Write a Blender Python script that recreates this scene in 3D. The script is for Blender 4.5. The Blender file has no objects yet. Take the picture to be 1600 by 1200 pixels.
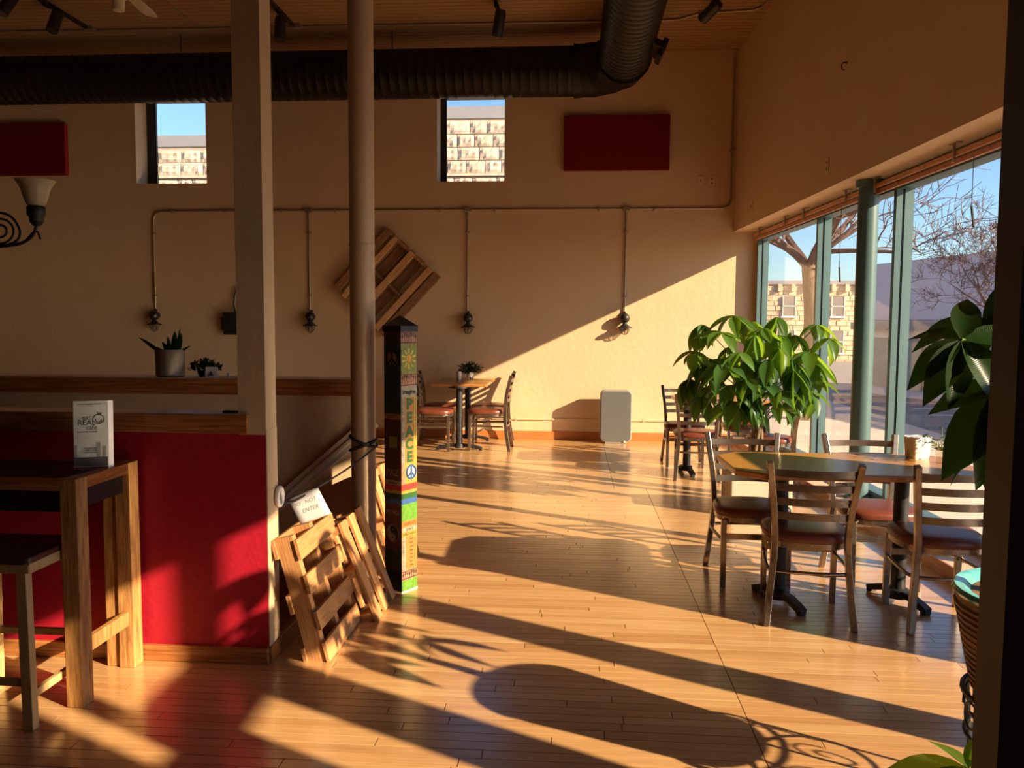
import bpy, math, random
from math import sin, cos, pi, radians
from mathutils import Vector, Matrix, Quaternion
random.seed(7)
SC = bpy.context.scene
COL = SC.collection

# ---------------------------------------------------------------- camera, sky, sun, exposure
cam_d = bpy.data.cameras.new('camera'); cam = bpy.data.objects.new('camera', cam_d); COL.objects.link(cam)
cam_d.sensor_width = 36; cam_d.lens = 28.8; cam_d.clip_start = .05; cam_d.clip_end = 500
yaw, pit, rol = radians(4.24), radians(4.25), .0057
fw = Vector((-sin(yaw)*cos(pit), cos(yaw)*cos(pit), -sin(pit)))
r0 = Vector((cos(yaw), sin(yaw), 0)); d0 = -r0.cross(fw)
rx = r0*cos(rol)-d0*sin(rol); dn = r0*sin(rol)+d0*cos(rol)
M = Matrix(((rx.x, -dn.x, -fw.x, 0), (rx.y, -dn.y, -fw.y, 0), (rx.z, -dn.z, -fw.z, 1.48), (0, 0, 0, 1)))
cam.matrix_world = M
SC.camera = cam

W = bpy.data.worlds.new('world'); SC.world = W; W.use_nodes = True
nt = W.node_tree; nt.nodes.clear()
sky = nt.nodes.new('ShaderNodeTexSky'); sky.sky_type = 'NISHITA'; sky.sun_disc = False
sky.sun_elevation = radians(22); sky.sun_rotation = radians(117)
sky.air_density = 1.0; sky.dust_density = .3; sky.ozone_density = 4.5
bg = nt.nodes.new('ShaderNodeBackground'); bg.inputs['Strength'].default_value = .25
ow = nt.nodes.new('ShaderNodeOutputWorld')
nt.links.new(sky.outputs[0], bg.inputs[0]); nt.links.new(bg.outputs[0], ow.inputs[0])

sun_d = bpy.data.lights.new('sun', 'SUN'); sun_d.energy = 14.2; sun_d.color = (1, .75, .48); sun_d.angle = radians(.6)
sun = bpy.data.objects.new('sun', sun_d); COL.objects.link(sun)
EL = radians(22.3)
LD = Vector((-.889*cos(EL), .457*cos(EL), -sin(EL)))
sun.rotation_euler = LD.to_track_quat('-Z', 'Y').to_euler(); sun.location = (14, -8, 12)

vs = SC.view_settings
vs.view_transform = 'Standard'; vs.look = 'None'; vs.gamma = 1; vs.exposure = 0; vs.use_curve_mapping = False
SC.cycles.use_denoising = True
SC.cycles.max_bounces = 14; SC.cycles.diffuse_bounces = 7; SC.cycles.glossy_bounces = 5
SC.cycles.transmission_bounces = 6; SC.cycles.transparent_max_bounces = 24
SC.cycles.sample_clamp_indirect = 120; SC.cycles.blur_glossy = .2; SC.cycles.use_guiding = True

# ---------------------------------------------------------------- materials
def newmat(name):
    m = bpy.data.materials.new(name); m.use_nodes = True
    return m, m.node_tree, m.node_tree.nodes['Principled BSDF']
def rgba(c): return (c[0], c[1], c[2], 1)
def mat(name, c1, c2=None, scale=6, stretch=(1, 1, 1), rough=.6, metal=0, bump=0, bscale=None, coat=0, obj_var=0, spec=.5, ramp=(.35, .65), rvar=0):
    m, t, p = newmat(name); N = t.nodes.new; L = t.links.new
    p.inputs['Roughness'].default_value = rough; p.inputs['Metallic'].default_value = metal
    p.inputs['Coat Weight'].default_value = coat; p.inputs['Coat Roughness'].default_value = .12
    p.inputs['Specular IOR Level'].default_value = spec
    p.inputs['Base Color'].default_value = rgba(c1)
    tc = N('ShaderNodeTexCoord'); mp = N('ShaderNodeMapping'); mp.inputs['Scale'].default_value = stretch
    L(tc.outputs['Object'], mp.inputs[0])
    n = N('ShaderNodeTexNoise'); n.inputs['Scale'].default_value = scale; n.inputs['Detail'].default_value = 6
    n.inputs['Roughness'].default_value = .6
    L(mp.outputs[0], n.inputs['Vector'])
    oi = None
    if obj_var:
        oi = N('ShaderNodeObjectInfo')
        ad = N('ShaderNodeVectorMath'); ad.operation = 'ADD'
        sc = N('ShaderNodeVectorMath'); sc.operation = 'SCALE'; sc.inputs[3].default_value = 37
        cx = N('ShaderNodeCombineXYZ'); L(oi.outputs['Random'], cx.inputs[0]); L(oi.outputs['Random'], cx.inputs[2])
        L(cx.outputs[0], sc.inputs[0]); L(mp.outputs[0], ad.inputs[0]); L(sc.outputs[0], ad.inputs[1]); L(ad.outputs[0], n.inputs['Vector'])
    if c2 is not None:
        r = N('ShaderNodeValToRGB'); r.color_ramp.elements[0].position = ramp[0]; r.color_ramp.elements[1].position = ramp[1]
        r.color_ramp.elements[0].color = rgba(c1); r.color_ramp.elements[1].color = rgba(c2)
        L(n.outputs['Fac'], r.inputs[0])
        out = r.outputs[0]
        if obj_var:
            h = N('ShaderNodeHueSaturation'); mr = N('ShaderNodeMapRange')
            mr.inputs[3].default_value = 1-obj_var; mr.inputs[4].default_value = 1+obj_var
            L(oi.outputs['Random'], mr.inputs[0]); L(mr.outputs[0], h.inputs['Value']); L(out, h.inputs['Color']); out = h.outputs[0]
        L(out, p.inputs['Base Color'])
    if rvar:
        mr2 = N('ShaderNodeMapRange'); mr2.inputs[3].default_value = rough-rvar; mr2.inputs[4].default_value = rough+rvar
        L(n.outputs['Fac'], mr2.inputs[0]); L(mr2.outputs[0], p.inputs['Roughness'])
    if bump:
        b = N('ShaderNodeBump'); b.inputs['Strength'].default_value = bump; b.inputs['Distance'].default_value = .01
        if bscale:
            n2 = N('ShaderNodeTexNoise'); n2.inputs['Scale'].default_value = bscale; n2.inputs['Detail'].default_value = 3
            L(mp.outputs[0], n2.inputs['Vector']); L(n2.outputs['Fac'], b.inputs['Height'])
        else: L(n.outputs['Fac'], b.inputs['Height'])
        L(b.outputs[0], p.inputs['Normal'])
    return m

TAN1, TAN2 = (.635, .462, .285), (.605, .435, .262)
m_wall = mat('plaster_tan', TAN1, TAN2, 2.2, rough=.62, bump=.35, bscale=17, spec=.3)
m_ceil = mat('ceiling_tan', (.36, .215, .105), (.33, .195, .095), 3, (1, 9, 1), rough=.75, bump=.25, spec=.2)
m_dkwall = mat('plaster_dark_red', (.12, .02, .02), (.10, .016, .016), 3, rough=.6)
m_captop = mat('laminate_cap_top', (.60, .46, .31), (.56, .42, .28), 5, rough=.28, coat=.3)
m_red = mat('plaster_red', (.40, .011, .028), (.36, .009, .024), 3, rough=.5, bump=.25, bscale=30, spec=.35)
m_cream = mat('post_tan', (.56, .41, .255), (.53, .385, .235), 3, rough=.6, bump=.2, bscale=40, spec=.3)
m_pole = mat('pole_tan', (.47, .33, .21), (.44, .31, .195), 4, rough=.42, bump=.12, bscale=30)
m_oakx = mat('oak_trim_along', (.50, .20, .06), (.24, .08, .02), 9, (.45, 11, 11), rough=.38, coat=.25, bump=.1)
m_oaky = mat('oak_trim_deep', (.42, .17, .05), (.24, .08, .02), 9, (9, .6, 9), rough=.38, coat=.25, bump=.1)
m_base = mat('baseboard_wood', (.50, .185, .05), (.42, .14, .035), 8, (.5, 8, 8), rough=.4, coat=.2)
m_palx = mat('pallet_wood_a', (.55, .27, .10), (.38, .165, .055), 11, (9, .7, 9), rough=.72, bump=.25, obj_var=.22)
m_palz = mat('pallet_wood_b', (.55, .27, .10), (.38, .165, .055), 11, (9, 9, .7), rough=.72, bump=.25, obj_var=.22)
m_oldp = mat('pallet_wood_weathered', (.34, .165, .07), (.15, .075, .035), 9, (.7, 9, 9), rough=.78, bump=.25, obj_var=.35)
m_palf = mat('pallet_wood_fresh', (.66, .38, .17), (.52, .27, .11), 11, (.7, 9, 9), rough=.7, bump=.2, obj_var=.1)
m_rough = mat('rough_pine', (.56, .285, .09), (.30, .125, .035), 9, (7, 7, .8), rough=.65, bump=.3)
m_pine = mat('pale_birch', (.62, .40, .17), (.53, .32, .125), 8, (8, 8, .8), rough=.5)
m_black = mat('black_paint', (.012, .011, .011), (.02, .018, .017), 20, rough=.45)
m_blktop = mat('black_table_top', (.018, .012, .01), (.035, .024, .018), 12, (.6, 9, 9), rough=.32)
m_iron = mat('cast_iron', (.016, .016, .018), (.03, .03, .032), 25, rough=.5, metal=.3, bump=.15)
m_duct = mat('duct_black', (.012, .010, .0085), (.009, .0075, .006), 3, rough=.42, metal=.2, spec=.35)
m_brz = mat('brushed_bronze_metal', (.43, .355, .295), (.19, .145, .115), 9, rough=.28, metal=.92, rvar=.08, ramp=(.3, .7))
m_vinyl = mat('rust_vinyl', (.17, .045, .024), (.145, .036, .018), 12, rough=.34, bump=.05, bscale=90)
m_green = mat('teal_frame_paint', (.085, .15, .16), (.078, .14, .15), 8, rough=.35)
m_dkbr = mat('dark_bronze_post', (.035, .022, .013), (.028, .018, .011), 6, rough=.5)
m_top = mat('table_top_wood', (.52, .26, .065), (.42, .19, .045), 8, (.6, 9, 9), rough=.3, coat=.08)
m_topedge = mat('table_edge_wood', (.46, .20, .06), (.36, .14, .04), 8, (.8, 8, 8), rough=.3, coat=.3)
m_white = mat('white_ceramic', (.80, .77, .72), (.76, .73, .68), 5, rough=.25)
m_paper = mat('paper_white', (.82, .80, .80), (.78, .76, .76), 3, rough=.85)
m_note = mat('note_paper', (.46, .46, .48), (.43, .43, .45), 3, rough=.85)
m_ink = mat('ink_black', (.015, .013, .013), rough=.8)
m_inkb = mat('ink_grey', (.13, .12, .12), rough=.8)
m_pur = mat('purifier_grey', (.115, .115, .108), (.105, .105, .10), 60, rough=.5)
m_purl = mat('purifier_light_rim', (.24, .24, .225), (.22, .22, .21), 20, rough=.4)
m_steel = mat('galvanised_steel', (.44, .36, .27), (.36, .29, .21), 18, rough=.38, metal=.7)
m_panel = mat('acoustic_fabric_red', (.17, .008, .010), (.155, .007, .009), 90, rough=.9, bump=.2, spec=.15)
m_plate = mat('wall_plate_almond', (.74, .58, .36), (.70, .54, .33), 5, rough=.4)
m_cord = mat('black_cord', (.02, .018, .017), (.03, .026, .024), 40, rough=.6)
m_trimw = mat('painted_white_trim', (.72, .62, .47), (.68, .58, .43), 5, rough=.4)
m_ledge = mat('ledge_tile', (.74, .50, .35), (.68, .45, .31), 7, rough=.55, bump=.1)
m_copper = mat('copper_wood_slat', (.56, .24, .09), (.40, .15, .05), 9, (7, .7, 7), rough=.38, coat=.25)
m_bark = mat('bark', (.30, .21, .14), (.17, .12, .085), 7, (6, 6, 1), rough=.9, bump=.6)
m_twig = mat('twig_bark', (.15, .095, .085), (.11, .07, .062), 9, rough=.9)
m_asph = mat('asphalt', (.30, .27, .25), (.24, .215, .20), 1.2, rough=.9)
m_walk = mat('sidewalk_concrete', (.60, .51, .43), (.54, .45, .37), 1.5, rough=.9)
m_bldg = mat('grey_lavender_render', (.47, .49, .62), (.44, .46, .58), .7, rough=.85)
m_bldgd = mat('shop_front_dark', (.10, .13, .16), (.14, .17, .20), .9, rough=.3)
m_awn = mat('shop_band_grey', (.20, .21, .24), (.24, .25, .28), 2, rough=.7)
m_stone = mat('rock_face_limestone', (.64, .51, .40), (.46, .36, .28), 9, rough=.9, bump=.5, bscale=16, obj_var=.10, ramp=(.42, .7))
m_mort = mat('mortar', (.46, .37, .29), (.40, .32, .25), 9, rough=.95)
m_cop = mat('coping_metal', (.30, .29, .31), (.27, .26, .28), 3, rough=.5)
m_leafplastic = mat('leaf_stem_green', (.10, .19, .035), (.16, .24, .05), 9, rough=.5)
m_trunkp = mat('plant_trunk', (.20, .135, .07), (.13, .085, .045), 14, (5, 5, 1), rough=.8, bump=.3)
m_soil = mat('potting_soil', (.045, .03, .02), (.08, .055, .035), 30, rough=.95, bump=.6)
m_plbeige = mat('planter_beige', (.56, .46, .35), (.52, .42, .31), 5, rough=.6)
m_potgrey = mat('stoneware_beige_grey', (.20, .155, .115), (.155, .12, .088), 5, (9, 9, .4), rough=.5, bump=.2)
m_basket = mat('bamboo_basket', (.30, .17, .075), (.16, .085, .035), 14, (1, 1, 8), rough=.6, bump=.4)
m_teal = mat('teal_glaze', (.06, .40, .42), (.20, .55, .52), 9, rough=.15, coat=.4)
m_frost = mat('frosted_glass_shade', (.46, .37, .24), (.38, .30, .19), 8, rough=.35)
m_fan = mat('fan_cream', (.66, .55, .38), (.62, .51, .35), 6, rough=.4)
m_patt = mat('black_white_ceramic', (.85, .82, .78), (.03, .03, .03), 22, rough=.3, ramp=(.48, .52))
m_tumb = mat('grey_tumbler', (.42, .37, .33), (.36, .32, .28), 6, rough=.3)
m_flower = mat('tiny_white_flower', (.75, .72, .55), rough=.7)
m_dkglass = mat('far_window_dark', (.16, .15, .15), (.22, .2, .19), 1, rough=.25)
def flat(name, c, rough=.5): return mat('print_'+name, tuple(x*.52 for x in c), tuple(x*.28 for x in c), 38, rough=rough, ramp=(.45, .72))
m_pr = dict(sunyellow=flat('sun_yellow', (1.25, .9, .14)), sunorange=flat('sun_orange', (1.15, .55, .05)), orange=flat('orange', (.62, .27, .05)), yellow=flat('yellow', (.60, .42, .05)), lime=flat('lime', (.17, .44, .03)), green=flat('green', (.03, .15, .025)),
            olive=flat('olive', (.36, .40, .06)), red=flat('red', (.70, .05, .03)), blue=flat('blue', (.05, .16, .50)), cream=flat('cream', (.52, .45, .31)), pink=flat('salmon', (.75, .36, .2)),
            brown=flat('brown', (.16, .05, .025)), black=flat('black', (.015, .013, .012)), sky=flat('sky', (.20, .48, .58)), dgreen=flat('dark_green', (.035, .08, .04)), white=flat('white', (.66, .62, .58)))

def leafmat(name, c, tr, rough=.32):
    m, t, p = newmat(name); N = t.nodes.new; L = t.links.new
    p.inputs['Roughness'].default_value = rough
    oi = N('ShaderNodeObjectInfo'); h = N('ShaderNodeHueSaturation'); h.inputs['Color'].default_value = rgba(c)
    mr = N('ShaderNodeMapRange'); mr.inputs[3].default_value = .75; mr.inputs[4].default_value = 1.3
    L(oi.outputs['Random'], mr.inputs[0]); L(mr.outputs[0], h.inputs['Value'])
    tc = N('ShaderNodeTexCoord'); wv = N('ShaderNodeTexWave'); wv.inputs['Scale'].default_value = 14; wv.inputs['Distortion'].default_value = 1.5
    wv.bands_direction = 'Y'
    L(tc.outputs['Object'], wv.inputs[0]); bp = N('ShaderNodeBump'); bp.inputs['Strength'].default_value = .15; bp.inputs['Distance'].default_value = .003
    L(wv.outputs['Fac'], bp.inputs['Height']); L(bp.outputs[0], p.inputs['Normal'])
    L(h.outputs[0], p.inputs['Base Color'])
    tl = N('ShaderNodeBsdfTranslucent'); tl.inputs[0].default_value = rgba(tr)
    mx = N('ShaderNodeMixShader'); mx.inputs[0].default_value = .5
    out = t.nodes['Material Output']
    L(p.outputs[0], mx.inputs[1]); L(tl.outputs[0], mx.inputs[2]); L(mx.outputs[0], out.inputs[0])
    return m
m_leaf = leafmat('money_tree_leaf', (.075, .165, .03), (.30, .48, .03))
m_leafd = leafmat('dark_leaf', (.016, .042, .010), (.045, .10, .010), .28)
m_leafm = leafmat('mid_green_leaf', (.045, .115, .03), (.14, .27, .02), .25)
m_leafs = leafmat('snake_plant_leaf', (.035, .09, .03), (.06, .12, .03))

def glassmat(name, tint, k=1.0):
    m, t, p = newmat(name); N = t.nodes.new; L = t.links.new; t.nodes.remove(p)
    tr = N('ShaderNodeBsdfTransparent'); tr.inputs[0].default_value = rgba(tint)
    gl = N('ShaderNodeBsdfGlossy'); gl.inputs['Roughness'].default_value = 0; gl.inputs[0].default_value = (1, 1, 1, 1)
    lw = N('ShaderNodeLayerWeight'); lw.inputs[0].default_value = .5
    pw = N('ShaderNodeMath'); pw.operation = 'POWER'; pw.inputs[1].default_value = 5; L(lw.outputs['Facing'], pw.inputs[0])
    fr = N('ShaderNodeMath'); fr.operation = 'MULTIPLY_ADD'; fr.inputs[1].default_value = .75*k; fr.inputs[2].default_value = .035*k; L(pw.outputs[0], fr.inputs[0])
    mx = N('ShaderNodeMixShader'); L(fr.outputs[0], mx.inputs[0]); L(tr.outputs[0], mx.inputs[1]); L(gl.outputs[0], mx.inputs[2])
    L(mx.outputs[0], t.nodes['Material Output'].inputs[0]); return m
m_glass = glassmat('window_glass', (.985, .995, .99), .75)
m_acry = glassmat('clear_acrylic', (.95, .96, .96))

def floormat():
    m, t, p = newmat('maple_boards'); N = t.nodes.new; L = t.links.new
    tc = N('ShaderNodeTexCoord'); mp = N('ShaderNodeMapping'); mp.inputs['Scale'].default_value = (.8, 14, 1)
    at = N('ShaderNodeAttribute'); at.attribute_name = 'tone'
    cx = N('ShaderNodeCombineXYZ'); ml = N('ShaderNodeMath'); ml.operation = 'MULTIPLY'; ml.inputs[1].default_value = 40
    L(at.outputs['Fac'], ml.inputs[0]); L(ml.outputs[0], cx.inputs[0]); L(ml.outputs[0], cx.inputs[2])
    ad = N('ShaderNodeVectorMath'); L(tc.outputs['Object'], mp.inputs[0]); L(mp.outputs[0], ad.inputs[0]); L(cx.outputs[0], ad.inputs[1])
    n = N('ShaderNodeTexNoise'); n.inputs['Scale'].default_value = 4; n.inputs['Detail'].default_value = 6; L(ad.outputs[0], n.inputs['Vector'])
    r1 = N('ShaderNodeValToRGB'); e = r1.color_ramp.elements
    e[0].color = rgba((.58, .31, .125)); e[1].color = rgba((.76, .48, .235))
    e.new(.5).color = rgba((.69, .405, .18))
    L(at.outputs['Fac'], r1.inputs[0])
    r2 = N('ShaderNodeValToRGB'); r2.color_ramp.elements[0].position = .3; r2.color_ramp.elements[1].position = .7
    r2.color_ramp.elements[0].color = (.84, .80, .74, 1); r2.color_ramp.elements[1].color = (1.04, 1.04, 1.04, 1)
    L(n.outputs['Fac'], r2.inputs[0])
    mx = N('ShaderNodeMix'); mx.data_type = 'RGBA'; mx.blend_type = 'MULTIPLY'; mx.inputs[0].default_value = 1
    L(r1.outputs[0], mx.inputs[6]); L(r2.outputs[0], mx.inputs[7]); L(mx.outputs[2], p.inputs['Base Color'])
    n3 = N('ShaderNodeTexNoise'); n3.inputs['Scale'].default_value = 1.5; L(tc.outputs['Object'], n3.inputs['Vector'])
    mr = N('ShaderNodeMapRange'); mr.inputs[3].default_value = .24; mr.inputs[4].default_value = .34; L(n3.outputs['Fac'], mr.inputs[0]); L(mr.outputs[0], p.inputs['Roughness'])
    p.inputs['Specular IOR Level'].default_value = .5; p.inputs['Coat Weight'].default_value = 1; p.inputs['Coat Roughness'].default_value = .2; p.inputs['Coat IOR'].default_value = 1.8
    return m
m_floor = floormat()

# ---------------------------------------------------------------- mesh helpers
class MB:
    def __init__(s): s.v = []; s.f = []; s.m = []; s.t = []
    def add(s, vs, fs, m=0, M=None, tone=None):
        o = len(s.v)
        if M is not None: vs = [M @ Vector(v) for v in vs]
        s.v += [tuple(v) for v in vs]; s.f += [tuple(i+o for i in f) for f in fs]; s.m += [m]*len(fs)
        s.t += [tone if tone is not None else .5]*len(vs); return s
    def box(s, x0, x1, y0, y1, z0, z1, m=0, M=None, tone=None, skip_bottom=False):
        vs = [(x0, y0, z0), (x1, y0, z0), (x1, y1, z0), (x0, y1, z0), (x0, y0, z1), (x1, y0, z1), (x1, y1, z1), (x0, y1, z1)]
        fs = [(4, 5, 6, 7), (0, 1, 5, 4), (1, 2, 6, 5), (2, 3, 7, 6), (3, 0, 4, 7)]
        if not skip_bottom: fs.append((3, 2, 1, 0))
        return s.add(vs, fs, m, M, tone)
    def prism(s, poly, z0, z1, m=0, M=None, mt=None):
        n = len(poly); vs = [(x, y, z0) for x, y in poly]+[(x, y, z1) for x, y in poly]
        s.add(vs, [tuple(range(n, 2*n))], m if mt is None else mt, M)
        o = len(s.v)-2*n
        fs = [tuple(range(n-1, -1, -1))]+[(i, (i+1) % n, n+(i+1) % n, n+i) for i in range(n)]
        s.f += [tuple(i+o for i in f) for f in fs]; s.m += [m]*len(fs); return s
    def _frames(s, pts, closed, up=None):
        n = len(pts); T = []
        for i in range(n):
            if closed: t = pts[(i+1) % n]-pts[i-1]
            else: t = pts[min(i+1, n-1)]-pts[max(i-1, 0)]
            T.append(t.normalized() if t.length > 1e-9 else Vector((0, 0, 1)))
        if up is None:
            a = Vector((0, 0, 1)) if abs(T[0].z) < .9 else Vector((1, 0, 0))
            u = (a-T[0]*a.dot(T[0])).normalized(); U = [u]
            for i in range(1, n):
                u = U[-1]-T[i]*U[-1].dot(T[i]); U.append(u.normalized() if u.length > 1e-6 else U[-1])
        else:
            up = Vector(up); U = [(up-t*up.dot(t)).normalized() for t in T]
        return T, U
    def tube(s, pts, r, n=8, closed=False, m=0, M=None, caps=True):
        pts = [Vector(p) for p in pts]; T, U = s._frames(pts, closed); k = len(pts)
        rs = r if isinstance(r, (list, tuple)) else [r]*k; vs = []
        for i in range(k):
            b = T[i].cross(U[i])
            for j in range(n):
                a = 2*pi*j/n; vs.append(pts[i]+(U[i]*cos(a)+b*sin(a))*rs[i])
        fs = []
        for i in range(k if closed else k-1):
            i2 = (i+1) % k
            for j in range(n): fs.append((i*n+j, i*n+(j+1) % n, i2*n+(j+1) % n, i2*n+j))
        if caps and not closed: fs += [tuple(range(n-1, -1, -1)), tuple((k-1)*n+j for j in range(n))]
        return s.add(vs, fs, m, M)
    def bar(s, pts, w, h, up=(0, 0, 1), closed=False, m=0, M=None):   # rectangular bar: h along up, w across
        pts = [Vector(p) for p in pts]; T, U = s._frames(pts, closed, up); k = len(pts); vs = []
        for i in range(k):
            b = T[i].cross(U[i])
            for a, c in ((-1, -1), (1, -1), (1, 1), (-1, 1)): vs.append(pts[i]+b*(a*w/2)+U[i]*(c*h/2))
        fs = []
        for i in range(k if closed else k-1):
            i2 = (i+1) % k
            for j in range(4): fs.append((i*4+j, i*4+(j+1) % 4, i2*4+(j+1) % 4, i2*4+j))
        if not closed: fs += [(3, 2, 1, 0), tuple((k-1)*4+j for j in range(4))]
        return s.add(vs, fs, m, M)
    def lathe(s, prof, n=24, m=0, M=None, at=(0, 0, 0)):
        vs = []; x, y, z = at
        for r, h in prof:
            for j in range(n): a = 2*pi*j/n; vs.append((x+r*cos(a), y+r*sin(a), z+h))
        fs = []
        for i in range(len(prof)-1):
            for j in range(n): fs.append((i*n+j, i*n+(j+1) % n, (i+1)*n+(j+1) % n, (i+1)*n+j))
        if prof[0][0] > 1e-5: fs.append(tuple(range(n-1, -1, -1)))
        if prof[-1][0] > 1e-5: fs.append(tuple((len(prof)-1)*n+j for j in range(n)))
        return s.add(vs, fs, m, M)
    def build(s, name, mats, parent=None, smooth=None, bevel=0, tone=False, loc=None):
        me = bpy.data.meshes.new(name); me.from_pydata(s.v, [], s.f)
        for x in (mats if isinstance(mats, (list, tuple)) else [mats]): me.materials.append(x)
        if any(s.m): me.polygons.foreach_set('material_index', s.m)
        if tone:
            a = me.attributes.new('tone', 'FLOAT', 'POINT'); a.data.foreach_set('value', s.t)
        if smooth:
            me.polygons.foreach_set('use_smooth', [True]*len(me.polygons)); me.set_sharp_from_angle(angle=radians(smooth))
        me.update()
        o = bpy.data.objects.new(name, me); COL.objects.link(o)
        if parent is not None: o.parent = parent
        if loc is not None: o.location = loc
        if bevel:
            b = o.modifiers.new('bevel', 'BEVEL'); b.width = bevel; b.segments = 2; b.limit_method = 'ANGLE'; b.angle_limit = radians(40)
        return o
def tag(o, label, cat, group=None, kind=None):
    if label: o['label'] = label
    if cat: o['category'] = cat
    if group: o['group'] = group
    if kind: o['kind'] = kind
    return o
def thing(name, label, cat, loc=(0, 0, 0), rz=0, group=None):
    o = bpy.data.objects.new(name, None); COL.objects.link(o); o.location = loc; o.rotation_euler = (0, 0, rz)
    o.empty_display_size = .1
    return tag(o, label, cat, group)
def struct(o): o['kind'] = 'structure'; return o
def stuff(o): o['kind'] = 'stuff'; return o
def dup(root, loc, rz, label, scale=1):
    r = root.copy(); COL.objects.link(r); r.location = loc; r.rotation_euler = (0, 0, rz); r['label'] = label; r.scale = (scale,)*3
    for ch in list(root.children):
        c = ch.copy(); COL.objects.link(c); c.parent = r
        for g in list(ch.children):
            d = g.copy(); COL.objects.link(d); d.parent = c
    return r
def rot(axis, a): return Matrix.Rotation(a, 4, axis)
def tr(x, y, z): return Matrix.Translation((x, y, z))
def arc(cx, cy, r, a0, a1, n): return [(cx+r*cos(a0+(a1-a0)*i/n), cy+r*sin(a0+(a1-a0)*i/n)) for i in range(n+1)]
def rrect(x0, x1, y0, y1, r, n=5):
    return arc(x1-r, y0+r, r, -pi/2, 0, n)+arc(x1-r, y1-r, r, 0, pi/2, n)+arc(x0+r, y1-r, r, pi/2, pi, n)+arc(x0+r, y0+r, r, pi, 1.5*pi, n)
def bez(p, n=12):
    p = [Vector(q) for q in p]; out = []
    for i in range(n+1):
        t = i/n; q = list(p)
        while len(q) > 1: q = [a.lerp(b, t) for a, b in zip(q, q[1:])]
        out.append(q[0])
    return out
def smoothpath(pts, k=4):
    P = [Vector(p) for p in pts]; out = []
    for i in range(len(P)-1):
        a, b, c, d = P[max(i-1, 0)], P[i], P[i+1], P[min(i+2, len(P)-1)]
        for j in range(k):
            t = j/k; out.append(.5*((2*b)+(c-a)*t+(2*a-5*b+4*c-d)*t*t+(3*b-a-3*c+d)*t**3))
    return out+[P[-1]]
def text(s, size, mats, parent, M, name='lettering', shear=0, align='CENTER', ext=.0004, sx=1, bold=0):
    cu = bpy.data.curves.new('t', 'FONT'); cu.body = s; cu.size = size; cu.extrude = ext; cu.align_x = align; cu.align_y = 'CENTER'; cu.shear = shear
    cu.resolution_u = 3; cu.offset = bold
    ob = bpy.data.objects.new('t', cu); COL.objects.link(ob)
    bpy.context.view_layer.update()
    me = bpy.data.meshes.new_from_object(ob.evaluated_get(bpy.context.evaluated_depsgraph_get()))
    bpy.data.objects.remove(ob); bpy.data.curves.remove(cu)
    if sx != 1: me.transform(Matrix.Diagonal((sx, 1, 1, 1)))
    me.transform(M); me.materials.clear(); me.materials.append(mats); me.name = name
    o = bpy.data.objects.new(name, me); COL.objects.link(o)
    if parent is not None: o.parent = parent
    return o

# right wall frame: u towards the camera along the wall, w outward, z up
AX, AY, RA = 1.965, 10.41, math.atan(.0437)
RWM = Matrix(((sin(RA), cos(RA), 0, AX), (-cos(RA), sin(RA), 0, AY), (0, 0, 1, 0), (0, 0, 0, 1)))
def u_at(Y): return (AY-Y)/cos(RA)
def xr(Y): return AX+(AY-Y)*.0437

# ---------------------------------------------------------------- structure
CEIL = 4.81
b = MB(); b.prism([(-9, -4.2), (2.95, -4.2), (2.3, 10.6), (-9, 10.6)], -.20, -.021)
# stair well opening is boxed in below; the slab is built round it
b = MB()
b.prism([(-9, -8.2), (3.2, -8.2), (2.72, 3.45), (-9, 3.45)], -.20, -.021)
b.prism([(-1.34, 3.45), (2.72, 3.45), (2.67, 4.72), (-1.34, 4.72)], -.20, -.021)
b.prism([(-9, 4.72), (2.67, 4.72), (2.42, 10.8), (-9, 10.8)], -.20, -.021)
floor = struct(b.build('floor', m_oakx))

def planks():
    rows = []; y = -8.1; k = 0
    rnd = random.Random(3)
    joined = MB(); single = []
    while y < 10.41:
        y1 = min(y+.057, 10.41)
        x = -9+rnd.random()*1.2
        xe = xr(y)+.002; seam = .67 if y < 7.3 else .385
        segs = []
        x = -9.0; cut = [-9.0]
        x += .2+rnd.random()*1.1
        while x < xe-.15:
            if abs(x-seam) > .22: cut.append(x)
            x += .55+rnd.random()*1.35
        cut.append(seam); cut.append(xe); cut = sorted(cut)
        for a, c in zip(cut, cut[1:]):
            if c-a < .03: continue
            if 3.44 < y+.03 < 4.73 and a < -1.34:
                if c <= -1.34: continue
                a = -1.34
            tone = max(0, min(1, rnd.gauss(.5, .23)))
            vis = (2.45 < y < 4.15) and c > -2.6 and (y > 2.5)
            g = .0017
            args = (a+g, c-g, y+g, y1-g, -.0205, rnd.uniform(-.0004, .0004))
            if vis: single.append((args, tone))
            else: joined.box(*args, tone=tone, skip_bottom=True)
        y = y1
    for args, tone in single:
        MB().box(*args, tone=tone, skip_bottom=True).build('floor_board', m_floor, floor, tone=True)
    stuff(joined.build('floor_boards', m_floor, floor, tone=True))
planks()

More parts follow.
